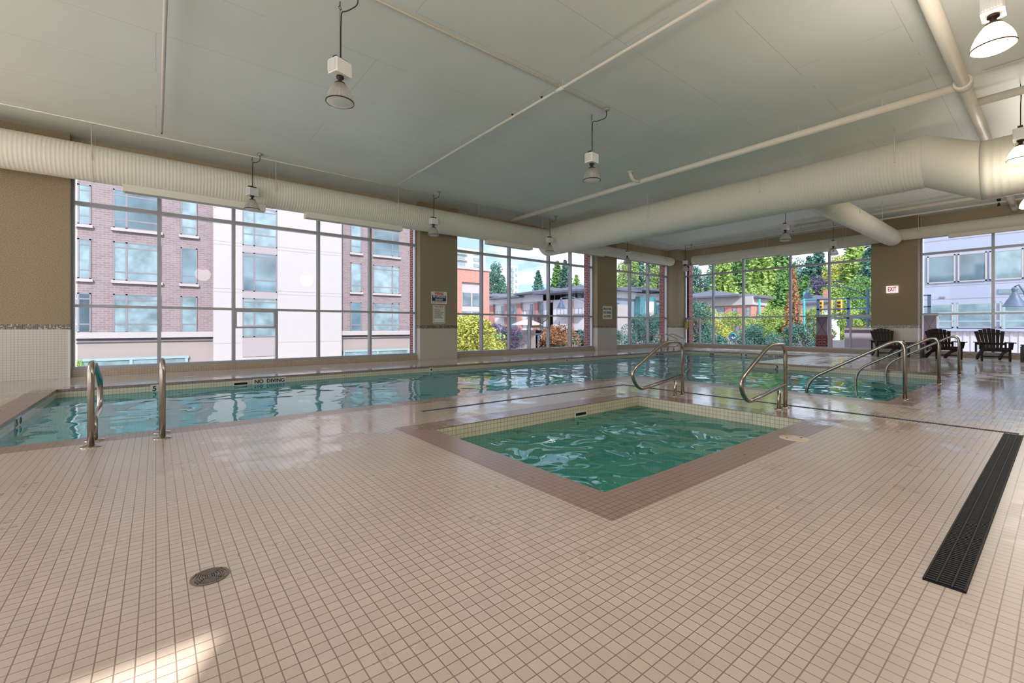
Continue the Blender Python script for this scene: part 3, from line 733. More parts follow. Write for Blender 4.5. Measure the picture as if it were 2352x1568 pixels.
ribbed((X0 + .02, 12.5, DZ), (11.9, 12.5, DZ), .366, 0).build('duct_tube', M_DUCT, d1)
for x in (-4.0, -1.0, 2.3, 5.5, 8.3, 11.2): band(d1, (x, 12.5, DZ), .366, (1, 0, 0))
for a, b in ((-5.6, -3.2), (-.54, 2.12), (3.06, 5.75), (8.92, 10.94)): diffuser(d1, a, 12.38, b, 12.62, 3.93, 4.12)
d2 = thing('main_air_duct', (12.2, 5, DZ), 'largest cream ribbed round duct crossing the ceiling, with a stepped joint', 'duct')
ribbed((12.2, 12.95, DZ), (12.2, 1.75, DZ), .519, 1, n=36).build('duct_tube', M_DUCT, d2)
ribbed((12.2, .97, 4.02), (12.2, Y0 + .02, 4.02), .54, 1, pitch=.1, n=36, amp=.009).build('duct_tube', M_DUCT, d2)
m = MB(); m.tube([(12.2, 1.75, DZ), (12.2, .97, 4.02)], .53, 36, cap=False)
# transition: loft between the two round ends
def loft(c0, r0, c1, r1, n=36, tdir=(0, 1, 0)):
    m = MB(); vs = []
    for c, r in ((c0, r0), (c1, r1)):
        for j in range(n):
            a = 2 * PI * j / n; vs.append((c[0] + r * math.cos(a), c[1], c[2] + r * math.sin(a)))
    m.raw(vs, [(j, (j + 1) % n, n + (j + 1) % n, n + j) for j in range(n)], True); return m
loft((12.2, 1.75, DZ), .522, (12.2, .97, 4.02), .545).build('offset_joint', M_DUCT, d2)
for y in (11.15, 7.93, 4.73, 2.15): band(d2, (12.2, y, DZ), .519, (0, 1, 0))
band(d2, (12.2, -.6, 4.02), .54, (0, 1, 0))
d3 = thing('air_duct', (16.5, 12.5, 4.36), 'short slim cream round duct above the narrow third window', 'duct')
ribbed((12.6, 12.5, 4.36), (20.15, 12.5, 4.36), .205, 0, n=24).build('duct_tube', M_DUCT, d3)
m = MB(); m.tube(arc([(20.1, 12.5, 4.36), (20.4, 12.5, 4.36), (20.45, 12.62, 4.36)], .1), [.205] * 8 + [.19] * 1 if False else .203, 24); m.build('duct_elbow', M_DUCT, d3)
diffuser(d3, 12.9, 12.42, 15.1, 12.58, 4.10, 4.2)
for x in (14.6, 17.6, 19.7): band(d3, (x, 12.5, 4.36), .205, (1, 0, 0))
d4 = thing('air_duct', (21.1, 5, 4.40), 'slim cream round duct running along above the far end windows', 'duct')
ribbed((21.1, 11.7, 4.40), (21.1, Y0 + .02, 4.40), .2, 1, n=24).build('duct_tube', M_DUCT, d4)
for a, b in ((9.35, 11.37), (5.9, 7.63), (.36, 2.46)): diffuser(d4, 21.02, a, 21.18, b, 4.10, 4.24)
for y in (11.0, 8.3, 5.4, 3.2, .2): band(d4, (21.1, y, 4.40), .2, (0, 1, 0))
d5 = thing('branch_duct', (16.5, 3.95, 4.33), 'smooth cream branch duct linking the largest duct to the far wall duct', 'duct')
m = MB(); m.tube([(12.5, 3.95, 4.33), (20.75, 3.95, 4.33)], .295, 30); m.tube([(20.75, 3.95, 4.33), (21.1, 3.95, 4.33), (21.33, 3.95, 4.33)], [.295, .29, .18], 30)
m.build('duct_tube', M_DUCT, d5)
for x in (13.8, 15.7, 18.2): band(d5, (x, 3.95, 4.33), .285, (1, 0, 0), w=.03)

def pipe(name, label, cat, path, r, m_=M_PIPE, heads=(), hangers=(), group=None, couplings=()):
    c = path[len(path) // 2]
    g = thing(name, path[0], label, cat, group)
    m = MB(); m.tube(path, r, 14); m.build('pipe_run', m_, g)
    for p in heads:
        m = MB(); m.lathe([(0, 0), (.012, 0), (.012, .03), (.02, .03), (.02, .045), (0, .045)], (p[0], p[1], p[2] + r * .6), 10); m.build('sprinkler_head', M_BROWNM, g)
    for p in hangers:
        m = MB(); m.tube([(p[0], p[1], p[2]), (p[0], p[1], ZC)], .005, 6); m.build('hanger_rod', M_PIPE, g)
    for a, b in couplings:
        m = MB(); m.tube([a, b], r * 1.35, 16); m.build('coupling', M_PIPE, g)
    return g
HZ = 4.885
pipe('sprinkler_pipe', 'thick cream pipe along X crossing the ceiling at top right', 'pipe', [(-2, .99, HZ), (22, .99, HZ)], .082, hangers=[(x, .99, HZ) for x in (3.2, 9.0, 15, 20)], couplings=[((9.8, .99, HZ), (9.98, .99, HZ))])['label'] = 'thickest cream pipe, crossing the ceiling at the upper right'
pipe('sprinkler_pipe', 'thick cream pipe running beside the largest duct toward the left windows', 'pipe', [(9.95, .99, HZ), (9.95, 12.45, HZ)], .066, hangers=[(9.95, y, HZ) for y in (2.0, 3.3, 5.1, 6.6, 8.2, 9.6, 11.2, 12.2)])
pipe('sprinkler_pipe', 'thick cream pipe stub to the right of the thickest pipe', 'pipe', [(10.9, .99, HZ), (10.9, Y0, HZ)], .066, hangers=[(10.9, -1, HZ)])
e = thing('pipe_outlet', (9.7, 7.05, HZ), 'short bent cream pipe outlet beside the thick pipe near the middle of the ceiling', 'pipe')
m = MB(); m.tube(arc([(9.95, 6.95, HZ), (9.72, 7.05, HZ), (9.62, 7.08, ZC)], .1), .045, 14); m.build('bent_pipe', M_PIPE, e)
m = MB(); m.lathe([(0, 0), (.09, 0), (.09, .012), (0, .012)], (9.62, 7.08, ZC - .013), 20); m.build('ceiling_plate', M_PIPE, e)
pipe('sprinkler_pipe', 'slim cream pipe with a coupling running across the middle of the ceiling', 'pipe', [(5.15, Y0, 4.95), (5.15, 11.35, 4.95)], .024,
     heads=[(5.15, y, 4.95) for y in (2.4, 6.4)] + [(5.15, 5.6, 4.95)], hangers=[(5.15, y, 4.95) for y in (1.2, 5.1, 8.2, 10.9)], couplings=[((5.15, 5.08, 4.95), (5.15, 5.26, 4.95))])
pipe('sprinkler_pipe', 'slim cream pipe running straight up the left part of the ceiling', 'pipe', [(.09, Y0, 4.95), (.09, 11.3, 4.95)], .024,
     heads=[(.09, 11.27, 4.90)], hangers=[(.09, y, 4.95) for y in (4.5, 8.5, 11.1)], couplings=[((.09, 5.6, 4.95), (.09, 5.72, 4.95))])
pipe('conduit', 'thin dark conduit on the ceiling above the duct over the left windows', 'conduit', [(X0, 11.98, 5.085), (12.5, 11.98, 5.085)], .011)
pipe('conduit', 'thin conduit running across the ceiling to the middle pendant lamp', 'conduit', [(X0, 5.29, 5.085), (6.5, 5.29, 5.085)], .014)
pipe('conduit', 'thin conduit on the ceiling ending at the far room corner', 'conduit', [(12.6, 12.1, 5.085), (20.6, 12.1, 5.085)], .011)
pipe('conduit', 'thin conduit on the ceiling parallel to the far wall pipe', 'conduit', [(20.6, 12.0, 5.085), (20.6, 6.0, 5.085)], .011)
pipe('conduit', 'thin conduit on the ceiling at the upper right corner of the picture', 'conduit', [(10.15, .8, 5.08), (10.15, Y0, 5.08)], .014)
pipe('sprinkler_pipe', 'slim cream pipe hanging along the far wall above the slim duct', 'pipe', [(20.2, 11.2, 4.9), (20.2, Y0, 4.9)], .027, hangers=[(20.2, y, 4.9) for y in (10.4, 8.6, 6.6, 4.6, 2.6, .6)], heads=[(20.2, 11.15, 4.9), (20.2, 6.9, 4.9)])
pipe('sprinkler_pipe', 'cream pipe of medium thickness near the far wall, behind the branch duct', 'pipe', [(19.25, 6.5, 4.95), (19.25, Y0, 4.95)], .05, hangers=[(19.25, y, 4.95) for y in (5.7, 3.2, 1.1)])
al = thing('alarm_valve', (19.9, 1.25, 4.9), 'small black valve body hanging on the far wall pipe at the right', 'valve')
m = MB(); m.lathe([(0, .0), (.035, .0), (.035, .05), (.02, .07), (.02, .14), (.045, .16), (.045, .22), (0, .22)], (20.2, 1.25, 4.78), 14); m.build('valve_body', M_BLACK, al)

# ================================================================== PENDANT LAMPS
def make_lamp(lit):
    g = thing('pendant_lamp', (0, 0, 0), 'x', 'lamp', 'high bay pendant lamps')
    def P(mb, name, m, par=g): return local(mb.build(name, m), par)
    m = MB(); m.tube([(0, 0, 0), (0, 0, -.06)], .006, 8); m.tube([(.02 * math.cos(a * PI / 6), 0, -.08 + .02 * math.sin(a * PI / 6)) for a in range(13)], .004, 6, cap=False); P(m, 'ceiling_hook', M_CORD)
    m = MB(); m.lathe([(0, 0), (.055, 0), (.055, -.03), (.03, -.045), (0, -.045)], (.0, -.33, 0), 20); P(m, 'canopy', M_ALU)
    m = MB(); m.tube(arc([(0, -.33, -.04), (0, -.33, -.17), (0, -.12, -.17), (.012, -.01, -.12), (.012, 0, -.35), (.012, 0, -.7)], .08, 6), .007, 8); P(m, 'power_cord', M_CORD)
    m = MB(); z = -.10
    while z > -.70: m.tube([(0, 0, z), (.005, 0, z - .009), (0, 0, z - .018), (-.005, 0, z - .009), (0, 0, z)], .002, 5, cap=False); z -= .018
    P(m, 'chain', M_CORD)
    m = MB(); m.box(-.085, -.03, -.755, .085, .03, -.71); m.tube([(0, 0, -.71), (0, 0, -.69)], .012, 8); P(m, 'bracket', M_BROWNM)
    m = MB(); bx, by, z0, z1 = .115, .085, -.93, -.755; c = .015
    m.prism([(-bx + c, -by), (bx - c, -by), (bx, -by + c), (bx, by - c), (bx - c, by), (-bx + c, by), (-bx, by - c), (-bx, -by + c)], 2, z0, z1)
    for k in range(7): m.box(bx, -by + .02 + k * .021, z0 + .02, bx + .012, -by + .028 + k * .021, z1 - .02)
    for k in range(7): m.box(-bx - .012, -by + .02 + k * .021, z0 + .02, -bx, -by + .028 + k * .021, z1 - .02)
    P(m, 'ballast_housing', M_WHITE)
    m = MB(); m.lathe([(0, -.93), (.045, -.93), (.045, -.955), (.025, -.96), (.025, -1.0), (.06, -1.012), (.07, -1.03), (.066, -1.035), (0, -1.01)], n=20); P(m, 'lamp_socket', M_BROWNM)
    m = MB(); n = 48; prof = [(.066, -1.03), (.098, -1.075), (.128, -1.125), (.150, -1.18), (.163, -1.245)]; vs = []
    for r, z in prof:
        for k in range(n): rr = r + (.002 if k % 2 else -.002); a = 2 * PI * k / n; vs.append((rr * math.cos(a), rr * math.sin(a), z))
    m.raw(vs, [(i * n + k, i * n + (k + 1) % n, (i + 1) * n + (k + 1) % n, (i + 1) * n + k) for i in range(len(prof) - 1) for k in range(n)], False)
    refl = P(m, 'reflector', M_DOMEL if lit else M_DOME)
    m = MB(); m.lathe([(.160, -1.244), (.168, -1.244), (.168, -1.256), (.160, -1.256), (.160, -1.244)], n=40); P(m, 'rim', M_BROWNM)
    m = MB(); prof = [(.162, -1.252), (.13, -1.275), (.07, -1.292), (.0, -1.298)]; m.lathe(prof, n=40); P(m, 'lens', M_LENSL if lit else M_LENS)
    m = MB(); m.lathe([(0, -1.06), (.02, -1.065), (.032, -1.10), (.032, -1.15), (.02, -1.185), (0, -1.19)], n=16)
    P(m, 'bulb', mat('glowing bulb', (1, .9, .7, 1), .3, emis=(1, .85, .6, 1), es=1.5) if lit else M_WHITE)
    if lit:
        ld = bpy.data.lights.new('bulb_light', 'POINT'); ld.shadow_soft_size = .32; ld.energy = 50; ld.color = (1.0, .92, .80)
        lo = bpy.data.objects.new('bulb_light', ld); C.objects.link(lo); lo.location = (0, 0, -1.48); lo.parent = g
    return g
off = make_lamp(False); on = make_lamp(True)
XS = [1.78, 6.46, 11.22, 15.9, 20.45]
lamps = [
 (off, (XS[0], 5.62), 'unlit white pendant lamp nearest the camera, left of the ceiling centre'),
 (off, (6.46, 5.62), 'unlit white pendant lamp hanging by the slim pipe near the middle of the ceiling'),
 (off, (15.75, 5.6), 'unlit white pendant lamp hanging behind the largest duct, left of the branch duct'),
 (off, (20.3, 5.55), 'unlit white pendant lamp before the far end window beside the branch duct'),
 (off, (XS[0], 12.05), 'unlit white pendant lamp before the duct over the largest window'),
 (off, (6.57, 11.98), 'unlit white pendant lamp before the pier with the warning sign'),
 (off, (11.35, 11.9), 'unlit white pendant lamp before the rounded end of the largest duct'),
 (off, (16.1, 11.98), 'unlit white pendant lamp before the third window'),
 (off, (20.45, 11.75), 'unlit white pendant lamp at the far corner column'),
 (on, (6.5, .44), 'lit glowing pendant lamp at the top right, largest of the lit lamps'),
 (on, (11.2, .45), 'lit glowing pendant lamp below the largest, beside the big duct at the right edge'),
 (on, (1.78, .45), 'lit glowing pendant lamp just above the camera, outside the picture'),
 (on, (15.8, .5), 'lit glowing pendant lamp cut off at the right edge, lowest of the lit lamps'),
]
used = set()
for proto, (x, y), lab in lamps:
    if id(proto) in used: o = copy_tree(proto)
    else: o = proto; used.add(id(proto))
    o.location = (x, y, ZC); o['label'] = lab
    if proto is on and abs(x - 11.2) < .1:      # this one burns dimmer
        for c_ in o.children:
            if c_.type == 'LIGHT': c_.data = c_.data.copy(); c_.data.energy *= .15
    if proto is off: o.rotation_euler.z = {1.78: .35, 6.46: 0.1}.get(x, .0)

# ================================================================== SIGNS
def sign(name, x0, x1, z0, z1, label, y=YW):
    g = thing(name, ((x0 + x1) / 2, y, z0), label, 'sign')
    m = MB(); m.box(x0, y - .012, z0, x1, y - .001, z1); m.build('sign_board', M_SIGNW, g); return g
g = sign('warning_sign', 7.04, 7.62, 1.83, 2.23, 'white red and navy WARNING sign on the pier, above the rules sign')
text('sign_heading', 'WARNING', .13, (7.33, YW - .014, 2.165), '-y', M_RED, g, width=.34)
m = MB(); m.box(7.07, YW - .014, 1.92, 7.59, YW - .012, 2.11); m.build('navy_panel', M_NAVY, g)
text('sign_lettering', 'NO LIFEGUARD', .1, (7.33, YW - .016, 2.065), '-y', M_SIGNW, g, width=.46)
text('sign_lettering', 'ON DUTY', .1, (7.33, YW - .016, 1.965), '-y', M_SIGNW, g, width=.3)
m = MB()
for k, z in enumerate((1.895, 1.865)):
    x = 7.08
    while x < 7.56: w = random.uniform(.02, .06); m.box(x, YW - .014, z, min(x + w, 7.58), YW - .012, z + .014); x += w + .012
m.build('small_print', M_INK, g)
g = sign('rules_sign', 7.10, 7.56, 1.18, 1.78, 'tall white POOL RULES sign with black border on the pier, under the warning sign')
m = MB()
for a in ((7.12, 1.20, 7.13, 1.76), (7.53, 1.20, 7.54, 1.76), (7.12, 1.20, 7.54, 1.21), (7.12, 1.75, 7.54, 1.76)): m.box(a[0], YW - .014, a[1], a[2], YW - .012, a[3])
m.build('sign_border', M_BLACKINK, g)
text('sign_heading', 'POOL RULES', .07, (7.33, YW - .014, 1.715), '-y', M_RED, g, width=.32)
m = MB()
for k in range(13):
    z = 1.655 - k * .026; x = 7.155; e_ = random.uniform(7.32, 7.51)
    while x < e_: w = random.uniform(.015, .05); m.box(x, YW - .014, z, min(x + w, 7.515), YW - .012, z + .013); x += w + .01
m.build('small_print', M_INK, g)
g = sign('no_diving_sign', 15.68, 16.32, 1.42, 2.0, 'small white NO DIVING ALLOWED sign on the third pier')
for k, (s, w) in enumerate((('SHALLOW AREA', .56), ('NO DIVING', .54), ('ALLOWED', .5))):
    text('sign_lettering', s, .15, (16.0, YW - .014, 1.88 - k * .17), '-y', M_INK, g, width=w)
g = thing('exit_sign', (XW, 4.0, 2.3), 'small white EXIT sign with red letters on the far pier', 'sign')
m = MB(); m.box(XW - .07, 3.84, 2.33, XW - .001, 4.18, 2.59); m.build('sign_box', M_EXIT, g)
text('sign_lettering', 'EXIT', .22, (XW - .074, 4.01, 2.46), '-x', M_RED, g, width=.24)

# caution tape on the opening sashes
def tape(path, wdir, label, w=.05):
    m = MB(); P = arc(path, .04, 4); wd = Vector(wdir) * w / 2
    for i in range(len(P) - 1): m.face([P[i] - wd, P[i + 1] - wd, P[i + 1] + wd, P[i] + wd])
    g = thing('caution_tape', path[0], label, 'tape'); m.build('tape_strip', M_TAPE, g)
    n = MB(); a = Vector(path[0]); 
    for i in range(len(P) - 1):
        L = (P[i + 1] - P[i]); k = 0
        while (k + .6) * .09 < L.length:
            q = P[i] + L.normalized() * (k * .09 + .02); t = L.normalized() * .045; off_ = Vector((-.002, -.002, 0))
            n.face([q - wd * .5 + off_, q + t - wd * .5 + off_, q + t + wd * .5 + off_, q + wd * .5 + off_]); k += 1
    if n.f: n.build('black_marks', M_BLACKINK, g)
tape([(11.63, 13.24, 1.08), (12.0, 13.235, 1.1), (12.58, 13.235, 1.44)], (0, 0, 1), 'yellow caution tape strung across the opening sash of the second window')
tape([(21.925, 5.40, 1.07), (21.925, 5.05, 1.08), (21.925, 4.66, 1.33)], (0, 0, 1), 'yellow caution tape on the sash of the far end window beside the EXIT pier')
tape([(21.925, 12.55, 1.30), (21.925, 12.2, 1.36), (21.925, 11.86, 1.42)], (0, 0, 1), 'yellow caution tape on the sash beside the far corner column')
g = bpy.data.objects['caution_tape.002'] if 'caution_tape.002' in bpy.data.objects else None
m = MB(); m.face([(21.92, 12.6, 1.32), (21.92, 12.42, 1.34), (21.92, 12.46, .95), (21.92, 12.54, .9)])
if g: m.build('hanging_tape_end', M_TAPE, g)

# ================================================================== CHAIRS AND TABLES
def make_chair():
    """adirondack chair facing +x locally -> we model it facing -x (front at x=0, back toward +x)"""
    g = thing('adirondack_chair', (0, 0, 0), 'x', 'chair', 'dark brown adirondack chairs by the far wall')
    def P(mb, name): return local(mb.build(name, M_CHAIR), g)
    for s in (-1, 1):
        m = MB(); m.box(.0, s * .30 - .022, 0, .09, s * .30 + .022, .56); P(m, 'front_leg')
        # raked rear leg / side stringer
        m = MB(); m.prism([(.02, .30), (.02, .40), (.35, .36), (.95, .10), (.98, .0), (.86, .0), (.55, .18)], 1, s * .255 - .02, s * .255 + .02); P(m, 'rear_leg')
        m = MB(); m.prism([(-.10, s * .20), (-.10, s * .40), (-.04, s * .42), (.62, s * .40), (.70, s * .33), (.62, s * .30), (.05, s * .20)], 2, .56, .585); P(m, 'armrest')
        m = MB(); m.prism([(.09, .56), (.09, .36), (.02, .36), (-.08, .56)][::-1], 1, s * .345 - .012, s * .345 + .012); P(m, 'arm_bracket')
        m = MB(); m.box(.60, s * .33 - .02, .25, .66, s * .33 + .02, .56); P(m, 'arm_post')
    m = MB()
    for k in range(6):
        x = .0 + k * .088; z = .405 - k * .022; m.obox((x + .04, 0, z), .08, .56, .022, Matrix.Rotation(.24, 3, 'Y'))
    m.box(-.012, -.28, .30, .012, .28, .40); P(m, 'seat')
    rake = math.radians(24)
    for k in range(7):
        u = (k - 3) / 3.0; w0, w1 = .058, .092; y0, y1 = (k - 3) * .066, (k - 3) * .1; hgt = .80 - .085 * u * u
        def pt(y, l, t=0): return (.50 + math.sin(rake) * l + t * math.cos(rake) + .02 * (1 - u * u), y, .28 + math.cos(rake) * l - t * math.sin(rake))
        m = MB(); q = [pt(y0 - w0 / 2, 0), pt(y0 + w0 / 2, 0), pt(y1 + w1 / 2, hgt - .02 * max(0, u)), pt(y1 - w1 / 2, hgt + .02 * min(0, u))]
        r = [pt(y0 - w0 / 2, 0, .02), pt(y0 + w0 / 2, 0, .02), pt(y1 + w1 / 2, hgt - .02 * max(0, u), .02), pt(y1 - w1 / 2, hgt + .02 * min(0, u), .02)]
        m.raw(q + r, [(0, 1, 2, 3), (7, 6, 5, 4), (0, 4, 5, 1), (1, 5, 6, 2), (2, 6, 7, 3), (3, 7, 4, 0)]); P(m, 'back_slat')
    m = MB(); m.obox((.63, 0, .52), .03, .70, .07); m.obox((.78, 0, .84), .03, .56, .05); P(m, 'back_rail')
    m = MB(); m.box(.03, -.28, .12, .055, .28, .16); P(m, 'stretcher')
    return g
ch = make_chair()
specs = [((20.25, 1.31), .26, 'dark brown adirondack chair nearest the right edge, before the far right window'),
         ((20.15, 2.33), .50, 'dark brown adirondack chair in the middle, seen behind the curved handrails'),
         ((20.15, 3.86), .45, 'dark brown adirondack chair against the EXIT pier')]
for i, ((x, y), a, lab) in enumerate(specs):
    o = ch if i == 0 else copy_tree(ch)
    o.location = (x, y, 0); o.rotation_euler.z = a; o['label'] = lab
def table(x, y, label, proto=[None]):
    if proto[0] is None:
        g = thing('side_table', (0, 0, 0), 'x', 'table', 'dark brown square side tables')
        def P(mb, name): return local(mb.build(name, M_CHAIR), g)
        m = MB()
        for k in range(5): m.box(-.22 + k * .09, -.22, .50, -.22 + k * .09 + .08, .22, .525)
        m.box(-.2, -.2, .46, .2, .2, .5); P(m, 'table_top')
        for sx in (-1, 1):
            for sy in (-1, 1): m = MB(); m.box(sx * .19 - .025, sy * .19 - .03, 0, sx * .19 + .025, sy * .19 + .03, .47); P(m, 'leg')
        m = MB(); m.box(-.18, -.18, .15, .18, .18, .17); P(m, 'shelf'); proto[0] = g; o = g
    else: o = copy_tree(proto[0])
    o.location = (x, y, 0); o['label'] = label; return o
table(20.55, 3.24, 'dark brown side table between the chair at the pier and the middle chair')
table(20.5, .60, 'dark brown side table cut off at the right edge beside the last chair')

# ================================================================== OUTSIDE
GZ = -3.8
m = MB(); m.box(-120, 13.8, GZ - .2, 300, 300, GZ); m.box(22.7, -150, GZ - .2, 300, 13.8, GZ); m.box(-120, -150, GZ - .2, 22.7, 13.8, GZ - .1)
struct(m.build('ground', M_GROUND))
m = MB(); m.box(-100, 19, GZ, 120, 29, GZ + .02); m.box(36, 31, GZ, 46, 200, GZ + .02); struct(m.build('ground_road', M_ROAD))
def wpart(root, x0, x1, z0, z1, y, glass=M_EXTGLASS, fr=M_FRAMEG, vs=(), hs=(), sill=True, dep=.18, face='-y'):
    """recessed window in a facade, its frame and its sill; face -y (plane y) or -x (plane x, x0/x1 are y)"""
    def B(m, a0, d0, b0, a1, d1, b1):
        if face == '-y': m.box(a0, y + d0, b0, a1, y + d1, b1)
        else: m.box(y + d0, a0, b0, y + d1, a1, b1)
    m = MB(); w = .07
    B(m, x0, -.02, z0, x0 + w, .06, z1); B(m, x1 - w, -.02, z0, x1, .06, z1); B(m, x0, -.02, z0, x1, .06, z0 + w); B(m, x0, -.02, z1 - w, x1, .06, z1)
    for v in vs: B(m, x0 + (x1 - x0) * v - .05, -.02, z0, x0 + (x1 - x0) * v + .05, .05, z1)
    for h in hs: B(m, x0, -.015, z0 + (z1 - z0) * h - .04, x1, .05, z0 + (z1 - z0) * h + .04)
    o = m.build('window', fr, root)
    m = MB(); B(m, x0 + w, -.006, z0 + w, x1 - w, .02, z1 - w); m.build('pane', glass, o)
    if sill: m = MB(); B(m, x0 - .08, -.14, z0 - .16, x1 + .08, .05, z0); m.build('window_sill', M_LEDGE, o)
YB = 34.0
bd = thing('apartment_building', (2, YB, GZ), 'tall apartment block with taupe brick wings and white centre, across the street', 'building')
m = MB(); m.box(-26, YB, .75, 2.83, YB + 12, 13); m.build('brick_wing', M_BRICKBEIGE, bd)
m = MB(); m.box(10.75, YB, .75, 18.5, YB + 12, 13); m.build('brick_wing', M_BRICKBEIGE, bd)
m = MB(); m.box(2.83, YB - .45, GZ, 10.75, YB + 11.9, 13.4); m.build('white_centre', M_STUCCO, bd)
m = MB(); m.box(-26, YB + .1, GZ, 2.83, YB + 11.8, .42); m.box(10.75, YB + .1, GZ, 18.4, YB + 11.8, .42); m.build('stone_base', M_BEIGEP, bd)
m = MB()
for a, b in ((-26, 2.83), (10.75, 18.6)): m.box(a, YB - .22, .42, b, YB + .3, .76)
m.build('ledge', M_LEDGE, bd)
m = MB()
for a, b in ((-26, 2.83), (10.75, 18.5)): m.box(a, YB - .02, .20, b, YB + .2, .30)
m.build('base_groove', M_FRAMEG, bd)
m = MB()
for a, b in ((-6.2, 1.4), (-16, -7), (11.2, 16.5)):
    m.box(a, YB + .0, -1.55, b, YB + .15, -.82)
m.build('shop_window_band', M_EXTGLASS2, bd)
m = MB()
for a, b in ((-6.4, 1.6), (-16.2, -6.8), (11.0, 16.7)):
    m.box(a, YB - .06, -.86, b, YB + .2, -.72); m.box(a, YB - .06, -1.7, b, YB + .2, -1.52)
    x = a
    while x < b: m.box(x, YB - .05, -1.6, x + .15, YB + .16, -.8); x += 2.6
m.build('shop_window_frame', M_FRAMEP, bd)
def xat(p, Y): 
    k = (p - 1176) / 1018.2; return Y * (.6263 + .7796 * k) / (.7796 - .6263 * k)
cols = [(-8.9, -7.85, 'a'), (-6.02, -3.08, 'b'), (-1.62, -.23, 'c'), (-11.9, -10.2, 'a'), (-16, -13, 'b')]
cols = [(xat(167, YB), xat(209, YB), (.3,)), (xat(260, YB), xat(370, YB), (.27,)), (xat(415, YB), xat(453, YB), ()), (xat(805, YB), xat(830, YB), ()), (xat(857, YB), xat(917, YB), (.72,)), (xat(60, YB), xat(120, YB), (.3,))]
for ci, (a, b, vs) in enumerate(cols):
    for k in range(-0, 4):
        z0 = .72 + 3 * k; z1 = 2.95 + 3 * k
        if z1 > 12.9: continue
        hs = (.22, .85) if ci != 2 and ci != 3 else (.22,)
        wpart(bd, a, b, z0, z1, YB - .03, glass=M_EXTGLASS2 if (ci + k) % 3 else M_EXTGLASS, vs=vs, hs=hs, sill=(k > 0))
a, b = xat(557, YB - .45), xat(636, YB - .45)
for k in range(0, 4):
    wpart(bd, a, b, .38 + 3 * k, 2.95 + 3 * k, YB - .48, glass=M_EXTGLASS if k % 2 else M_EXTGLASS2, vs=(.33,), hs=(.3, .9), sill=False)
    m = MB(); m.box(a, YB - .50, 2.95 + 3 * k, b, YB - .40, 3.38 + 3 * k); m.build('spandrel_panel', M_SPANDREL, bd)
m = MB(); m.box(a, YB - .50, -.9, b, YB - .40, .36); m.build('spandrel_panel', M_SPANDREL, bd)
m = MB()
for z in (.0, 3.28, 3.5, 6.3, 6.5, 9.3): m.box(2.83, YB - .462, z, 10.75, YB - .44, z + .03)
m.build('stucco_joint', M_LEDGE, bd)

# townhouse row, far down the side street (plane x = 58) and its shaded wing (plane y = 48)
XT = 58.0
th = thing('townhouse_row', (XT, 70, GZ), 'long red brick and grey townhouse row over shops, outside the second and third windows', 'building')
m = MB(); m.box(XT, 49.2, .4, XT + 11, 125, 6.1); m.build('siding_wall', M_FASCIA, th)
m = MB(); m.box(XT - 2.5, 49.2, GZ, XT + 11, 125, .4); m.build('shop_floor', M_BEIGEP, th)
m = MB(); m.box(XT - 2.6, 49.2, -.4, XT - 2.45, 125, -.2); m.build('shop_band', M_FRAMEG, th)
yy = 50.0; k = 0
while yy < 122:
    m = MB(); m.box(XT - .5, yy, .4, XT + .1, yy + 1.3, 5.6); m.build('brick_pier', M_BRICKRED, th)
    m = MB(); m.box(XT - .6, yy - .1, 5.6, XT + .1, yy + 1.4, 5.95); m.build('pier_cap', M_LEDGE, th)
    m = MB(); m.box(XT - .5, yy + 4.3, .4, XT + .1, yy + 5.4, 5.6); m.build('brick_pier', M_BRICKRED, th)
    m = MB(); m.box(XT - .6, yy + 4.2, 5.6, XT + .1, yy + 5.5, 5.95); m.build('pier_cap', M_LEDGE, th)
    wpart(th, yy + 1.5, yy + 4.1, 3.4, 5.7, XT - .05, glass=M_EXTGLASS2, vs=(.5,), hs=(.8,), sill=False, face='-x')
    wpart(th, yy + 1.5, yy + 4.1, .5, 2.9, XT - .05, glass=M_EXTGLASS, vs=(.5,), hs=(.8,), sill=False, face='-x')
    wpart(th, yy + 6.2, yy + 7.0, 3.4, 5.5, XT - .05, glass=M_EXTGLASS2, vs=(), hs=(.5,), sill=False, face='-x')
    m = MB(); m.box(XT - 1.5, yy + 1.3, 3.05, XT, yy + 7.5, 3.3); o = m.build('balcony_slab', M_FRAMEG, th)
    m = MB(); m.box(XT - 1.5, yy + 1.3, 4.2, XT - 1.45, yy + 7.5, 4.26)
    for q in range(8): m.box(XT - 1.5, yy + 1.3 + q * .86, 3.3, XT - 1.45, yy + 1.36 + q * .86, 4.2)
    m.build('balcony_rail', M_LAMPGREY, o)
    # hipped dark roof with deep eaves
    h0 = 7.2 + (.5 if k % 2 else 0)
    m = MB(); m.box(XT - .6, yy - .4, 5.95, XT + 11, yy + 8.9, h0 - .3); m.build('parapet', M_FASCIA, th)
    m = MB(); ya, yb_ = yy - 1.2, yy + 9.6; xa, xb = XT - 2.2, XT + 12
    m.raw([(xa, ya, h0 - .3), (xb, ya, h0 - .3), (xb, yb_, h0 - .3), (xa, yb_, h0 - .3), (xa, ya, h0), (xb, ya, h0), (xb, yb_, h0), (xa, yb_, h0), (XT + 3.5, yy + 4.2, h0 + 1.1), (XT + 6, yy + 4.2, h0 + 1.1)],
          [(0, 3, 2, 1), (0, 1, 5, 4), (1, 2, 6, 5), (2, 3, 7, 6), (3, 0, 4, 7), (4, 5, 9, 8), (5, 6, 9), (6, 7, 8, 9), (7, 4, 8)]); m.build('roof', M_ROOF, th)
    yy += 9.4; k += 1
text('sign_lettering', 'STARBUCKS', 1.0, (XT - 2.66, 58.0, -.95), '-x', M_SIGNW, th, width=6.2)
m = MB(); m.box(XT - 3.2, 66, -1.3, XT - 2.5, 80, -.55); m.build('shop_awning', M_GREEN, th)
tw = th
YT = 48.0
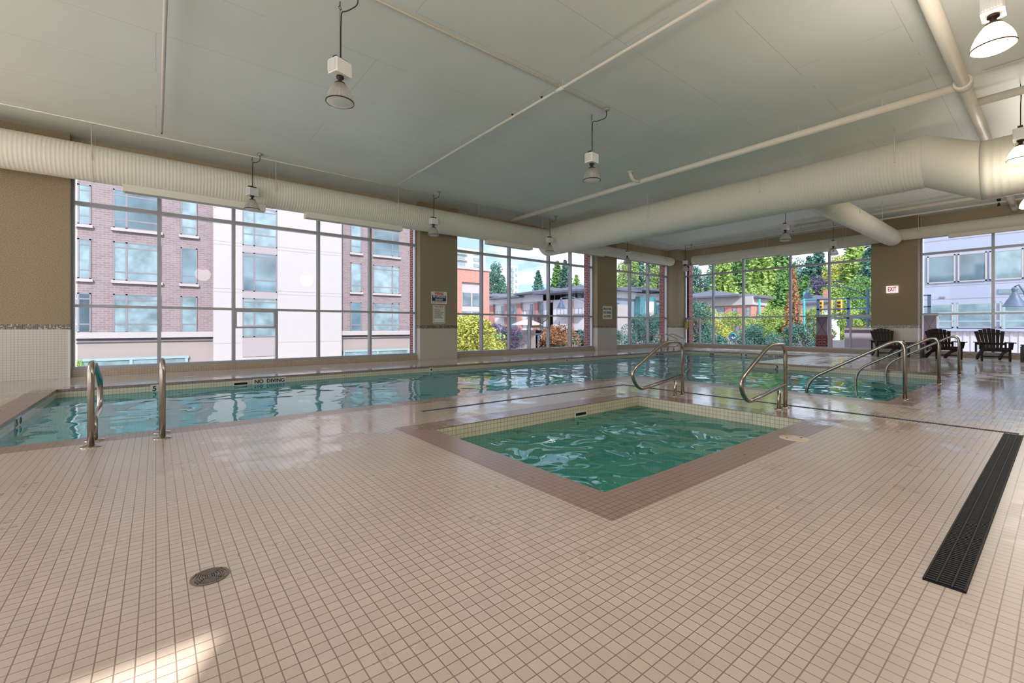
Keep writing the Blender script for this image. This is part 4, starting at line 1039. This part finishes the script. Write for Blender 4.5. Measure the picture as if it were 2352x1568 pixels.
M_WINGSHADE = mat('siding in painted blue shade', lin(126, 138, 156), 0.8)  # shade on the wing front painted into its siding colour
m = MB(); m.box(XT + 1, YT, .4, 84, YT + 14, 6.0); m.build('siding_wall', M_WINGSHADE, tw)
m = MB(); m.box(XT - .5, YT, .4, XT + 1, YT + 14, 6.0); m.build('siding_wall', M_FASCIA, tw)
m = MB(); m.box(XT - 2.5, YT - 2, GZ, 84, YT + 14, .4); m.build('shop_floor', M_SPANDREL, tw)
m = MB(); m.box(66.5, YT - 1.2, GZ, 71.5, YT + 4, 6.4); m.build('stair_tower', M_EXTTEAL, tw)
m = MB(); m.box(XT - .6, YT - .3, 6.0, 84, YT + 14, 7.1); m.build('parapet', M_FASCIA, tw)
def slab_roof(x0, y0, x1, y1, z, h):
    m = MB(); cx, cy = (x0 + x1) / 2, (y0 + y1) / 2
    m.raw([(x0, y0, z), (x1, y0, z), (x1, y1, z), (x0, y1, z), (x0, y0, z + .35), (x1, y0, z + .35), (x1, y1, z + .35), (x0, y1, z + .35), (cx - 1, cy, z + h), (cx + 1, cy, z + h)],
          [(0, 3, 2, 1), (0, 1, 5, 4), (1, 2, 6, 5), (2, 3, 7, 6), (3, 0, 4, 7), (4, 5, 9, 8), (5, 6, 9), (6, 7, 8, 9), (7, 4, 8)]); return m.build('roof', M_ROOF, tw)
slab_roof(XT - 2.4, YT - 2.0, 66, YT + 15, 7.1, 1.5); slab_roof(66, YT - 2.4, 76, YT + 13, 7.5, 1.2); slab_roof(76, YT - 1.6, 86, YT + 13, 7.0, 1.2)
for q in (48.9, 54.2):
    m = MB(); m.box(XT - .6, q, .4, XT - .45, q + 1.3, 5.6); m.build('brick_pier', M_BRICKRED, th)
m = MB(); m.box(61.6, YT - .2, .4, 64.9, YT + .2, 4.9); m.build('ribbed_panel', M_LEDGE, tw)
m = MB(); m.box(68.2, YT - 1.35, 3.0, 70.6, YT - 1.15, 5.6); m.build('tower_panel', M_FASCIA, tw)
m = MB(); m.box(61.5, YT - 2.05, GZ, 70.2, YT - 1.95, -2.3); m.build('brick_base', M_BRICK, tw)
for a in (60, 72.5, 76.5): wpart(tw, a, a + 2.2, 3.2, 5.2, YT - .05, glass=M_EXTTEAL, vs=(.5,), sill=False)
for a in (72.5, 76.5): wpart(tw, a, a + 2.2, .8, 2.6, YT - .05, glass=M_EXTTEAL, vs=(.5,), sill=False)
text('sign_lettering', 'STARBUCKS', 1.05, (69.3, YT - 2.12, -1.55), '-y', M_SIGNW, th, width=9.4)

# red and white block and far towers
rb = thing('red_block', (34, 62, GZ), 'red and white apartment block beyond the townhouse roofs, left in the second window', 'building')
m = MB(); m.box(25, 62, GZ, 44.2, 74, 10.2); m.build('white_wall', M_STUCCO, rb)
m = MB(); m.box(24.5, 61.6, 8.4, 44.5, 74.4, 10.5); m.box(24.9, 61.7, GZ, 26.5, 62.1, 8.4); m.box(37.3, 61.6, GZ, 39.0, 62.1, 8.4); m.box(43.0, 61.6, GZ, 44.5, 62.6, 8.4); m.build('red_frame', M_BRICKRED, rb)
m = MB(); m.box(24.3, 61.4, 10.5, 44.8, 74.6, 10.9); m.build('parapet', M_LEDGE, rb)
for (a, b) in ((31.5, 34.2), (34.6, 37.0), (39.4, 41.0), (41.3, 42.8)):
    for z in (1.2, 4.3): wpart(rb, a, b, z + .2, z + 2.4, 61.95, glass=M_EXTGLASS if a > 39 else M_EXTGLASS2, hs=(.35,), sill=False)
def tower(cx, cy, w, d, ztop, label, m_, storeys, rot=0):
    g = thing('apartment_tower', (cx, cy, GZ), label, 'building')
    m = MB(); m.box(cx - w / 2, cy - d / 2, GZ, cx + w / 2, cy + d / 2, ztop); m.build('tower_body', m_, g)
    for k in range(storeys):
        z = ztop - 3 - 3.1 * k
        m = MB(); m.box(cx - w * .42, cy - d / 2 - .3, z, cx - w * .1, cy - d / 2 + .1, z + 1.6); m.box(cx + w * .15, cy - d / 2 - .3, z, cx + w * .4, cy - d / 2 + .1, z + 1.6)
        m.build('window_band', M_EXTGLASS2, g)
        m = MB(); m.box(cx - w * .45, cy - d / 2 - 1.2, z - .5, cx - w * .05, cy - d / 2 + .1, z - .2); m.build('balcony', M_LEDGE, g)
    return g
tower(128, 205, 22, 18, 42, 'white apartment tower far away, behind the red and white block', M_STUCCO, 9)
tower(150, 190, 5.5, 10, 34, 'slim blue grey tower far away, above the trees in the second window', M_FASCIA, 8)
m = MB(); pts = []
random.seed(3)
for i in range(61):
    x = -800 + i * 60; z = 150 + 60 * math.sin(i * .35) + 34 * math.sin(i * .83 + 1) + random.uniform(-8, 8); pts.append((x, z))
vs = [(x, 1900 - .5 * x, GZ) for x, z in pts] + [(x, 2100 - .5 * x, z * .86) for x, z in pts] + [(x, 2600 - .5 * x, z) for x, z in pts]
n = len(pts); m.raw(vs, [(r * n + i, r * n + i + 1, (r + 1) * n + i + 1, (r + 1) * n + i) for r in range(2) for i in range(n - 1)], True)
struct(m.build('hills', M_HILL))

# house in the end windows
hs = thing('brick_house', (76, 37, GZ), 'red brick house with dark hipped roof among trees, left in the far end window', 'house')
XH = 75.0
m = MB(); m.box(XH, 31.6, GZ, XH + 5, 43.5, 4.6); m.build('brick_wall', M_BRICKRED, hs)
m = MB(); m.box(XH - .3, 31.3, 4.6, XH + 5.3, 43.8, 6.0); m.build('white_band', M_STUCCO, hs)
def hip(x0, x1, y0, y1, z, h, m_, root, e=1.2):
    cx, cy = (x0 + x1) / 2, (y0 + y1) / 2
    m = MB(); xa, xb, ya, yb_ = x0 - e, x1 + e, y0 - e, y1 + e
    m.raw([(xa, ya, z), (xb, ya, z), (xb, yb_, z), (xa, yb_, z), (xa, ya, z + .3), (xb, ya, z + .3), (xb, yb_, z + .3), (xa, yb_, z + .3), (cx - 1, cy, z + h), (cx + 1, cy, z + h)],
          [(0, 3, 2, 1), (0, 1, 5, 4), (1, 2, 6, 5), (2, 3, 7, 6), (3, 0, 4, 7), (4, 5, 9, 8), (5, 6, 9), (6, 7, 8, 9), (7, 4, 8)]); return m.build('roof', m_, root)
hip(XH, XH + 5, 34.5, 43.5, 6.0, 1.5, M_ROOF, hs, 1.6); hip(XH + 1, XH + 5, 31.4, 35, 5.7, .9, M_ROOF, hs, 1.0)
for (a, b, z0, z1) in ((39.5, 42.5, 2.2, 4.3), (36.0, 37.8, 1.6, 4.4), (33.9, 34.6, 2.0, 4.2), (31.8, 32.4, 2.0, 4.2), (36.0, 38.0, -1.8, .8)):
    wpart(hs, a, b, z0, z1, XH - .05, glass=M_EXTGLASS2, hs=(.75,), sill=False, face='-x')
m = MB(); m.box(XH - 6, 32, GZ, XH - 5.7, 44, .3); m.box(XH - 6, 36, .3, XH - 5.8, 41, .9); tag(m.build('garden_wall', M_SPANDREL), 'grey garden wall before the red brick house', 'wall')
h2 = thing('small_house', (90, 27, GZ), 'small grey roofed house among the conifers above the traffic signals', 'house')
m = MB(); m.box(88, 24.5, GZ, 93, 29.5, 4.9); m.build('house_wall', M_FASCIA, h2); hip(88, 93, 24.5, 29.5, 4.9, 1.7, M_ROOF, h2, .8)
m = MB(); m.box(90, 25.4, 5.4, 90.7, 26.1, 7.4); m.build('chimney', M_BRICKRED, h2)

# white building across the courtyard (plane x = 37.7)
XB = 37.7
wb_ = thing('white_building', (XB, 0, GZ), 'pale white building with strip windows and balcony, outside the window behind the chairs', 'building')
m = MB(); m.box(XB, -16, .9, XB + 14, 6.6, 10); m.build('upper_wall', M_SHADEW, wb_)
m = MB(); m.box(XB - 1.5, -16, GZ, XB + 14, 6.6, .82)
o = m.build('lower_wall', M_CORR, wb_)
m = MB(); y = -16
while y < 6.5: m.box(XB - 1.53, y, GZ, XB - 1.5, y + .12, .8); y += .3
m.build('corrugation', M_CORR, o)
m = MB(); m.box(XB - 1.7, -16, .82, XB + .1, 6.7, .95); m.build('balcony_slab', M_SHADEW, wb_)
for a, b, gl in ((4.1, 5.35, M_EXTGLASS), (2.8, 4.0, M_EXTGLASS), (1.4, 2.7, M_EXTGLASS2), (-.7, 1.3, M_EXTGLASS2), (-3.2, -1.0, M_EXTGLASS2)):
    wpart(wb_, a, b, 3.75, 5.45, XB - .05, glass=gl, fr=M_STUCCO, sill=False, face='-x')
for k in range(9):
    wpart(wb_, 4.2 - k * 1.75, 5.8 - k * 1.75, 1.0, 2.5, XB - .05, glass=M_EXTGLASS2, fr=M_STUCCO, sill=False, face='-x')
m = MB()
for z in (1.35, 1.85, 2.35): m.box(XB - 1.6, -16, z, XB - 1.54, 5.9, z + .07)
for k in range(12): m.box(XB - 1.62, 5.8 - k * 1.9, .95, XB - 1.52, 5.9 - k * 1.9, 2.42)
m.build('balcony_rail', M_FRAMEP, wb_)
m = MB(); m.box(XB - .04, .75, 2.95, XB + .01, 2.35, 3.25)
for k in range(5): m.box(XB - .06, .75, 2.96 + k * .058, XB, 2.35, 2.985 + k * .058)
m.build('louvre', M_FRAMEP, wb_)
m = MB(); m.box(XB - .05, 4.55, 2.82, XB, 4.8, 2.92); m.build('vent', M_FRAMEG, wb_)
m = MB(); m.box(XB - .01, -16, 3.55, XB, 6.6, 3.58); m.box(XB - .01, -16, 2.75, XB, 6.6, 2.78); m.box(XB - .01, -16, 6.35, XB, 6.6, 6.4); m.build('cladding_joint', M_SPANDREL, wb_)

# terrace wall and pillars right outside the end windows
def pillar(y0, y1, label):
    g = thing('terrace_pillar', (24.6, (y0 + y1) / 2, GZ), label, 'pillar')
    m = MB(); m.box(24.3, y0, GZ, 25.0, y1, .66); m.build('brick_base', M_BRICK, g)
    m = MB(); m.box(24.35, y0 + .02, .66, 24.95, y1 - .02, 1.5); m.build('panel', M_CORR, g)
    m = MB(); m.box(24.25, y0 - .04, 1.5, 25.05, y1 + .04, 1.62); m.build('cap', M_FRAMEP, g)
    L = math.hypot(y1 - y0 - .1, .8); a = math.atan2(.8, y1 - y0 - .1); m = MB()
    for s in (-1, 1): m.obox((24.34, (y0 + y1) / 2, 1.08), .02, L, .012, Matrix.Rotation(s * a, 3, 'X'))
    m.build('cross_brace', M_FRAMEG, g)
pillar(6.86, 7.35, 'terrace pillar with braced grey panel on red brick, outside the far end window')
pillar(3.17, 3.62, 'terrace pillar with braced grey panel on red brick, behind the middle chair')
m = MB(); m.box(25.8, 3.7, GZ, 26.1, 6.6, .92); o = tag(m.build('terrace_wall', M_CORR), 'low grey terrace wall between the two brick pillars outside', 'wall')
m = MB(); m.box(25.7, 3.7, .92, 26.2, 6.6, 1.0); m.build('wall_cap', M_LEDGE, o)
tb = thing('trellis_frame', (28, 6, GZ), 'dark blue grey steel grid frame outside the far end window, under the street lamp', 'trellis')
m = MB()
for y in (4.0, 5.6, 7.2, 8.6): m.box(29.0, y, GZ, 29.12, y + .12, 2.6)
for z in (1.5, 2.0, 2.55): m.box(29.0, 4.0, z, 29.1, 8.7, z + .07)
m.build('grid', M_LAMPGREY, tb)

# street furniture
def bell_lamp(x, y, zb, label, ax=(1, 0), arm=2.4, sc=1.0):
    g = thing('street_lamp', (x + ax[0] * arm, y + ax[1] * arm, GZ), label, 'street lamp', 'bell shaped street lamps')
    m = MB(); m.lathe([(0.43 * sc, 0), (.40 * sc, .05 * sc), (.27 * sc, .32 * sc), (.17 * sc, .48 * sc), (.17 * sc, .56 * sc), (.11 * sc, .60 * sc), (.09 * sc, .78 * sc), (.13 * sc, .84 * sc), (.07 * sc, .95 * sc), (0, .97 * sc)], (x, y, zb), 20); m.build('bell_shade', M_LAMPGREY, g)
    px_, py_ = x + ax[0] * arm, y + ax[1] * arm; z = zb + .97 * sc
    m = MB(); m.tube([(x, y, z), (x + ax[0] * arm * .3, y + ax[1] * arm * .3, z + .1), (x + ax[0] * arm * .7, y + ax[1] * arm * .7, z - .25), (px_, py_, z - 1.0)], .045 * sc, 8); m.build('curved_arm', M_LAMPGREY, g)
    m = MB(); m.tube([(px_, py_, GZ), (px_, py_, z - .4)], .11 * sc, 10); m.build('pole', M_LAMPGREY, g)
bell_lamp(30.2, 30.1, 2.86, 'slate bell shaped street lamp in the second window, above the opening sash', (.75, -.66), 3.0)
bell_lamp(33.0, 1.52, 2.06, 'slate bell shaped street lamp outside at the right edge, before the white building', (.2, -.98), .45, 1.0)
bell_lamp(45, 14.2, 3.6, 'slate bell shaped street lamp with long curved arm in the far end window', (.1, -.99), 4.2, 1.0)
bell_lamp(26.6, 50.5 - 22, -0.1, 'small slate bell street lamp low in the second window by the parasol', (.3, .9), 1.5, .8)
bell_lamp(60, 27.2, .45, 'small far street lamp below the mid rail of the far end window', (.1, -.99), .5, .8)
def signal_pole(x, y, zt, label):
    m = MB(); m.tube([(x, y, GZ), (x, y, zt)], .12, 10); tag(m.build('signal_pole', M_TEAL), label, 'pole', 'teal signal poles')
signal_pole(62, 25.1, 4.7, 'left teal pole before the conifers in the far end window')
g = thing('traffic_signal_mast', (60, 19.3, GZ), 'teal signal mast with three yellow signal heads, in the far end window', 'traffic light')
m = MB(); m.tube([(60, 19.3, GZ), (60, 19.3, 5.2)], .12, 10); m.build('pole', M_TEAL, g)
m = MB(); m.tube([(60, 19.3, 4.2), (60, 14.5, 4.2)], .07, 8); m.build('mast_arm', M_TEAL, g)
for y in (17.6, 16.7, 15.8):
    m = MB(); m.box(59.8, y - .2, 2.75, 60.2, y + .2, 4.2); o = m.build('signal_head', M_SIGNAL, g)
    m = MB()
    for k in range(3): m.box(59.6, y - .15, 2.85 + k * .42, 59.8, y + .15, 3.05 + k * .42)
    m.build('lens_hood', M_BLACK, o)
# parasol and patio furniture on the townhouse terrace
g = thing('parasol', (54.0, 58.5, .4), 'open lilac patio parasol on the terrace in the second window', 'parasol')
m = MB(); m.lathe([(3.0, 2.15), (2.4, 2.45), (1.2, 2.95), (0, 3.25)], (54.0, 62.7, -.75), 10, sm=False); m.build('canopy', M_CANOPY, g)
m = MB(); m.tube([(54, 62.7, -3.75), (54, 62.7, 2.5)], .06, 8); m.build('pole', M_LAMPGREY, g)
g = thing('white_van', (52, 12, GZ), 'pale van parked on the sunny street in the far end window', 'vehicle')

# ------------------------------------------------------------------ trees
def leafquad(m, p, s):
    a = random.uniform(0, 2 * PI); b = random.uniform(-.9, .9)
    u = Vector((math.cos(a), math.sin(a), random.uniform(-.4, .4))) * s; v = Vector((-math.sin(a) * math.sin(b), math.cos(a) * math.sin(b), math.cos(b))) * s * .8
    p = Vector(p); m.face([p - u, p - v * .6, p + u, p + v])
def crown_mesh(kind, seed):
    random.seed(seed); m = MB()
    if kind == 'conifer':       # unit height 1, radius ~.2
        for i in range(46):
            t = i / 46.0; z = .08 + .92 * t; R = .21 * (1 - t) ** .85 + .012
            nb = max(5, int(15 * (1 - t) + 4)); ph = random.uniform(0, PI)
            for k in range(nb):
                a = ph + 2 * PI * k / nb + random.uniform(-.2, .2); rr = R * random.uniform(.72, 1.12)
                q = 7
                for j in range(q):
                    f = (j + .6) / q; p = (rr * f * math.cos(a) + random.uniform(-.008, .008), rr * f * math.sin(a) + random.uniform(-.008, .008), z - .05 * f * f + random.uniform(-.008, .008))
                    leafquad(m, p, .014 + .012 * (1 - f) * (1 - t * .5))
    else:                        # broadleaf: unit height, rounded clumps
        cl = []
        for i in range(26):
            a = random.uniform(0, 2 * PI); z = random.uniform(.22, .92); r = .30 * math.sqrt(max(0, 1 - ((z - .55) / .45) ** 2)) * random.uniform(.3, 1)
            cl.append((r * math.cos(a), r * math.sin(a), z, random.uniform(.07, .13)))
        for c in cl:
            for k in range(260):
                d = Vector((random.gauss(0, 1), random.gauss(0, 1), random.gauss(0, 1))).normalized() * c[3] * random.uniform(.75, 1.1)
                leafquad(m, (c[0] + d.x, c[1] + d.y, c[2] + d.z), .0125)
    return m
CR = {}
def tree(kind, x, y, h, w, m_, label, group='trees outside the windows', base=GZ, name=None):
    key = (kind, random.randint(0, 2))
    if key not in CR:
        st_ = random.getstate(); o = crown_mesh(*[kind, key[1] + 11]).build('tmp', m_, fix=False); CR[key] = o.data; bpy.data.objects.remove(o); random.setstate(st_)
    g = thing(name or ('conifer_tree' if kind == 'conifer' else 'leafy_tree'), (x, y, base), label, 'tree', group)
    o = bpy.data.objects.new('crown', CR[key]); C.objects.link(o); o.parent = g; o.scale = (w / .35 if kind == 'conifer' else w / .62, w / .35 if kind == 'conifer' else w / .62, h); o.rotation_euler.z = random.randint(0, 3) * PI / 2
    o.material_slots[0].link = 'OBJECT'; o.material_slots[0].material = m_
    t = MB(); t.tube([(0, 0, 0), (0, 0, h * .5), (0, 0, h * .95)], [.018 * h, .012 * h, .003 * h], 8)
    local(t.build('trunk', M_BARK), g)
    return g
def at(px_, d):
    """point on the ground at distance d along the view column px_ (depth from the room)"""
    k = (px_ - 1176) / 1018.2; return (d * (.6263 + .7796 * k), d * (.7796 - .6263 * k))
random.seed(21)
PLACED = [(54.5, 91, 46, 130), (23, 46.5, 60, 75), (72.5, 82, 29, 46), (87, 94, 23.5, 30.5), (49.9, 51.1, -8, 32), (68.9, 69.4, 32, 44), (-27, 20, 33, 47), (138, 160, 183, 197), (115, 141, 194, 216)]
def T(kind, p, d, ztop, w, m_, label, **kw):
    """plant a tree near distance d, stepping nearer or farther until its crown stands clear of the others"""
    done = False
    for shrink in (1, .9):
        for off_ in (0, 2, -2, 4, -4, 6, -6, 8, -8, 11, -11, 14, -14, 17, 20, 24, 28, 32, 36, 42, 48):
            dd = d + off_
            if dd < 20 or (off_ < 0 and dd < d * .8): continue
            k = dd / d; x, y = at(p, dd); ww = w * k * shrink; r = ww * .5
            if all(x + r < a or x - r > b or y + r < c or y - r > e for a, b, c, e in PLACED): done = True; break
        if done: break
    PLACED.append((x - r, x + r, y - r, y + r))
    tree(kind, x, y, H + (ztop - H) * k - GZ, ww, m_, label, **kw)
# second window
T('broad', 1128, 118, 17.5, 9, L_DARK, 'dark leafy tree behind the townhouse roofs, left of three in the second window')
T('broad', 1152, 122, 15.5, 8, L_MID, 'leafy tree behind the roofs, right of the first dark tree in the second window')
T('broad', 1178, 130, 10.8, 8, L_DARK, 'low dark tree behind the roofs beside the hill')
T('conifer', 1236, 112, 15.4, 8, L_DARK, 'lone slim conifer standing above the townhouse roofs')
T('conifer', 1280, 108, 17.2, 9, L_MID, 'broad conifer above the townhouse roofs, left of its neighbour')
T('conifer', 1298, 112, 18.0, 9, L_DARK, 'broad conifer above the townhouse roofs, right of its neighbour')
T('conifer', 1324, 122, 15.5, 8, L_LIT, 'pale conifer next to the outside brick pier of the second window')
T('broad', 1072, 27, 1.9, 4.6, L_YEL, 'yellow green bush at the lower left of the second window', name='bush')
T('broad', 1100, 30, 1.75, 4.0, L_YEL, 'yellow green bush in the middle left pane of the second window', name='bush')
T('broad', 1128, 33, .4, 3.6, L_YEL, 'lower yellow green bush before the green awning', name='bush')
T('broad', 1052, 31, 2.3, 3.0, L_DARK, 'dark green shrub at the left edge of the second window', name='bush')
T('broad', 1165, 36, -.8, 3.4, L_RED, 'low reddish shrub under the parasol', name='bush')
T('broad', 1200, 34, -.9, 3.0, L_RED, 'low reddish shrub right of the parasol', name='bush')
T('broad', 1232, 33, -.6, 2.6, L_RED, 'pink red shrub below the opening sash', name='bush')
T('broad', 1285, 30, 1.7, 3.4, L_BRN, 'russet and yellow bush right of the opening sash', name='bush')
T('broad', 1318, 34, 1.3, 3.6, L_DARK, 'dark bush beside the outside brick pier', name='bush')
T('broad', 1160, 56, 2.0, 5, L_PUR, 'dark purple tree on the terrace beside the parasol')
T('broad', 178, 26, -.95, 1.4, L_LIT, 'small green shrub at the lower left of the largest window', name='bush')
T('broad', 240, 29, -1.0, 1.3, L_YEL, 'small sparse yellow shrub low in the largest window', name='bush')
# third window
for p, d, z, w, mm, lab in ((1432, 100, 16, 10, L_LIT, 'pale tree above the corner building, left pane of the third window'), (1462, 96, 18.5, 11, L_DARK, 'large blue green conifer above the corner building roof'),
                            (1495, 104, 18, 10, L_DARK, 'blue green conifer right of the large one in the third window'), (1510, 90, 14, 9, L_LIT, 'yellow green tree beside the brick pier of the third window')):
    T('conifer' if mm is L_DARK else 'broad', p, d, z, w, mm, lab)
T('broad', 1428, 52, .6, 4, L_DARK, 'dark shrub low in the left pane of the third window', name='bush')
T('broad', 1500, 56, 3.6, 4.4, L_DARK, 'green tree before the shaded corner building')
T('broad', 1478, 58, 2.8, 4.5, L_DARK, 'dark green tree before the glazed stair tower')
# far end window: wall of tall trees
nth = ['first', 'second', 'third', 'fourth', 'fifth', 'sixth']
knd = {id(L_LIT): 'light green', id(L_DARK): 'blue green', id(L_MID): 'mid green', id(L_PUR): 'dark purple', id(L_YEL): 'yellow green', id(L_BRN): 'russet brown'}
# rows of trees, nearest first: (row word, distance, [(column, top z, width, leaves, kind)])
forest = [('front', 66, [(1700, 3.2, 6, L_LIT, 'broad'), (1765, 3.6, 7, L_LIT, 'broad'), (1822, 9.8, 3.6, L_BRN, 'conifer'), (1870, 4.8, 4, L_LIT, 'broad'), (1935, 5.2, 6, L_LIT, 'broad'), (1992, 5.0, 5, L_MID, 'broad')]),
 ('second', 76, [(1735, 8.0, 8, L_LIT, 'broad'), (1795, 11.5, 6, L_MID, 'conifer'), (1850, 10.0, 6.5, L_MID, 'conifer'), (1912, 8.5, 7.5, L_LIT, 'broad'), (1972, 9.5, 8, L_MID, 'broad')]),
 ('third', 87, [(1660, 17.5, 8.5, L_LIT, 'conifer'), (1748, 21.5, 10, L_LIT, 'conifer'), (1820, 13.5, 7, L_MID, 'conifer'), (1888, 12.6, 7.5, L_PUR, 'broad'), (1958, 19.0, 10, L_LIT, 'conifer')]),
 ('fourth', 99, [(1610, 14.5, 9, L_DARK, 'broad'), (1705, 22.5, 10.5, L_MID, 'conifer'), (1790, 22.5, 10.5, L_MID, 'conifer'), (1858, 17.0, 9, L_DARK, 'conifer'), (1925, 17.0, 9, L_YEL, 'broad'), (2005, 22.0, 11, L_DARK, 'conifer')]),
 ('far', 126, [(1665, 21.0, 12, L_MID, 'broad'), (1755, 22.0, 12, L_DARK, 'broad'), (1842, 17.5, 10, L_MID, 'broad'), (1902, 20.5, 11, L_MID, 'broad'), (1950, 23.0, 10, L_DARK, 'conifer'), (2020, 24, 12, L_MID, 'broad')]),
 ('back', 112, [(1588, 12.0, 9, L_LIT, 'broad'), (1640, 19.5, 9, L_DARK, 'conifer'), (1732, 24.0, 11, L_DARK, 'conifer'), (1818, 20.0, 9, L_DARK, 'broad'), (1880, 23.5, 10, L_DARK, 'conifer'), (1978, 23.5, 11, L_LIT, 'conifer')])]
for row, d, L in forest:
    for i, (p, z, w, mm, kd) in enumerate(L):
        T(kd, p, d, z, w, mm, f'{knd[id(mm)]} {"conifer" if kd == "conifer" else "leafy tree"}, {nth[i]} from left in the {row} tree row beyond the end window', group='tall trees beyond the far end window')
T('broad', 1600, 46, 4.4, 4.6, L_DARK, 'dark tree before the brick house at the left of the far end window')
T('broad', 1632, 50, 3.2, 4.0, L_YEL, 'yellow green tree before the brick house')
T('broad', 1655, 42, .2, 4.0, L_DARK, 'dark green hedge bush left of the round street sign', name='bush')
T('broad', 1645, 42, .0, 4.0, L_MID, 'green hedge bush before the garden wall', name='bush')
T('broad', 1722, 38, 1.2, 2.4, L_DARK, 'slim dark tree left in the third pane of the far end window')
T('broad', 1752, 40, 1.1, 4.2, L_DARK, 'dark leafy street tree behind the grab rail')
T('broad', 1800, 46, .0, 2.6, L_RED, 'small reddish shrub on the sunny street', name='bush')
T('broad', 1844, 34, 1.5, 3.4, L_DARK, 'dark leafy street tree beside the terrace pillar')
m = MB(); m.box(50.3, -8, GZ, 50.7, 32, -.2); tag(m.build('street_wall', M_LEDGE), 'sunlit pale wall along the street behind the street trees', 'wall')
v = bpy.data.objects['white_van']; bpy.data.objects.remove(v)
sx_, sy_ = at(1684, 33)
g = thing('round_street_sign', (sx_, sy_, GZ), 'small round teal crescent sign on a dark post among the hedge bushes, far end window', 'sign')
m = MB(); m.tube([(sx_ + .08, sy_, GZ), (sx_ + .08, sy_, .1)], .05, 8); m.build('post', M_LAMPGREY, g)
m = MB(); m.tube([(sx_ + .05, sy_, .32), (sx_, sy_, .32)], .34, 24); m.build('sign_disc', M_LAMPGREY, g)
m = MB(); m.tube([(sx_ - .02, sy_ + .22 * math.cos(a), .34 + .22 * math.sin(a)) for a in [PI * (.15 + 1.3 * q / 20) - .3 for q in range(21)]], [.012 + .045 * math.sin(PI * q / 20) for q in range(21)], 8); m.build('crescent_mark', M_TEAL, g)
m = MB(); m.tube([(sx_ - .02, sy_ - .02 + .10 * math.cos(a), .30 + .10 * math.sin(a)) for a in [PI * (1.0 + 1.0 * q / 12) for q in range(13)]], .03, 8); m.build('white_mark', M_SIGNW, g)
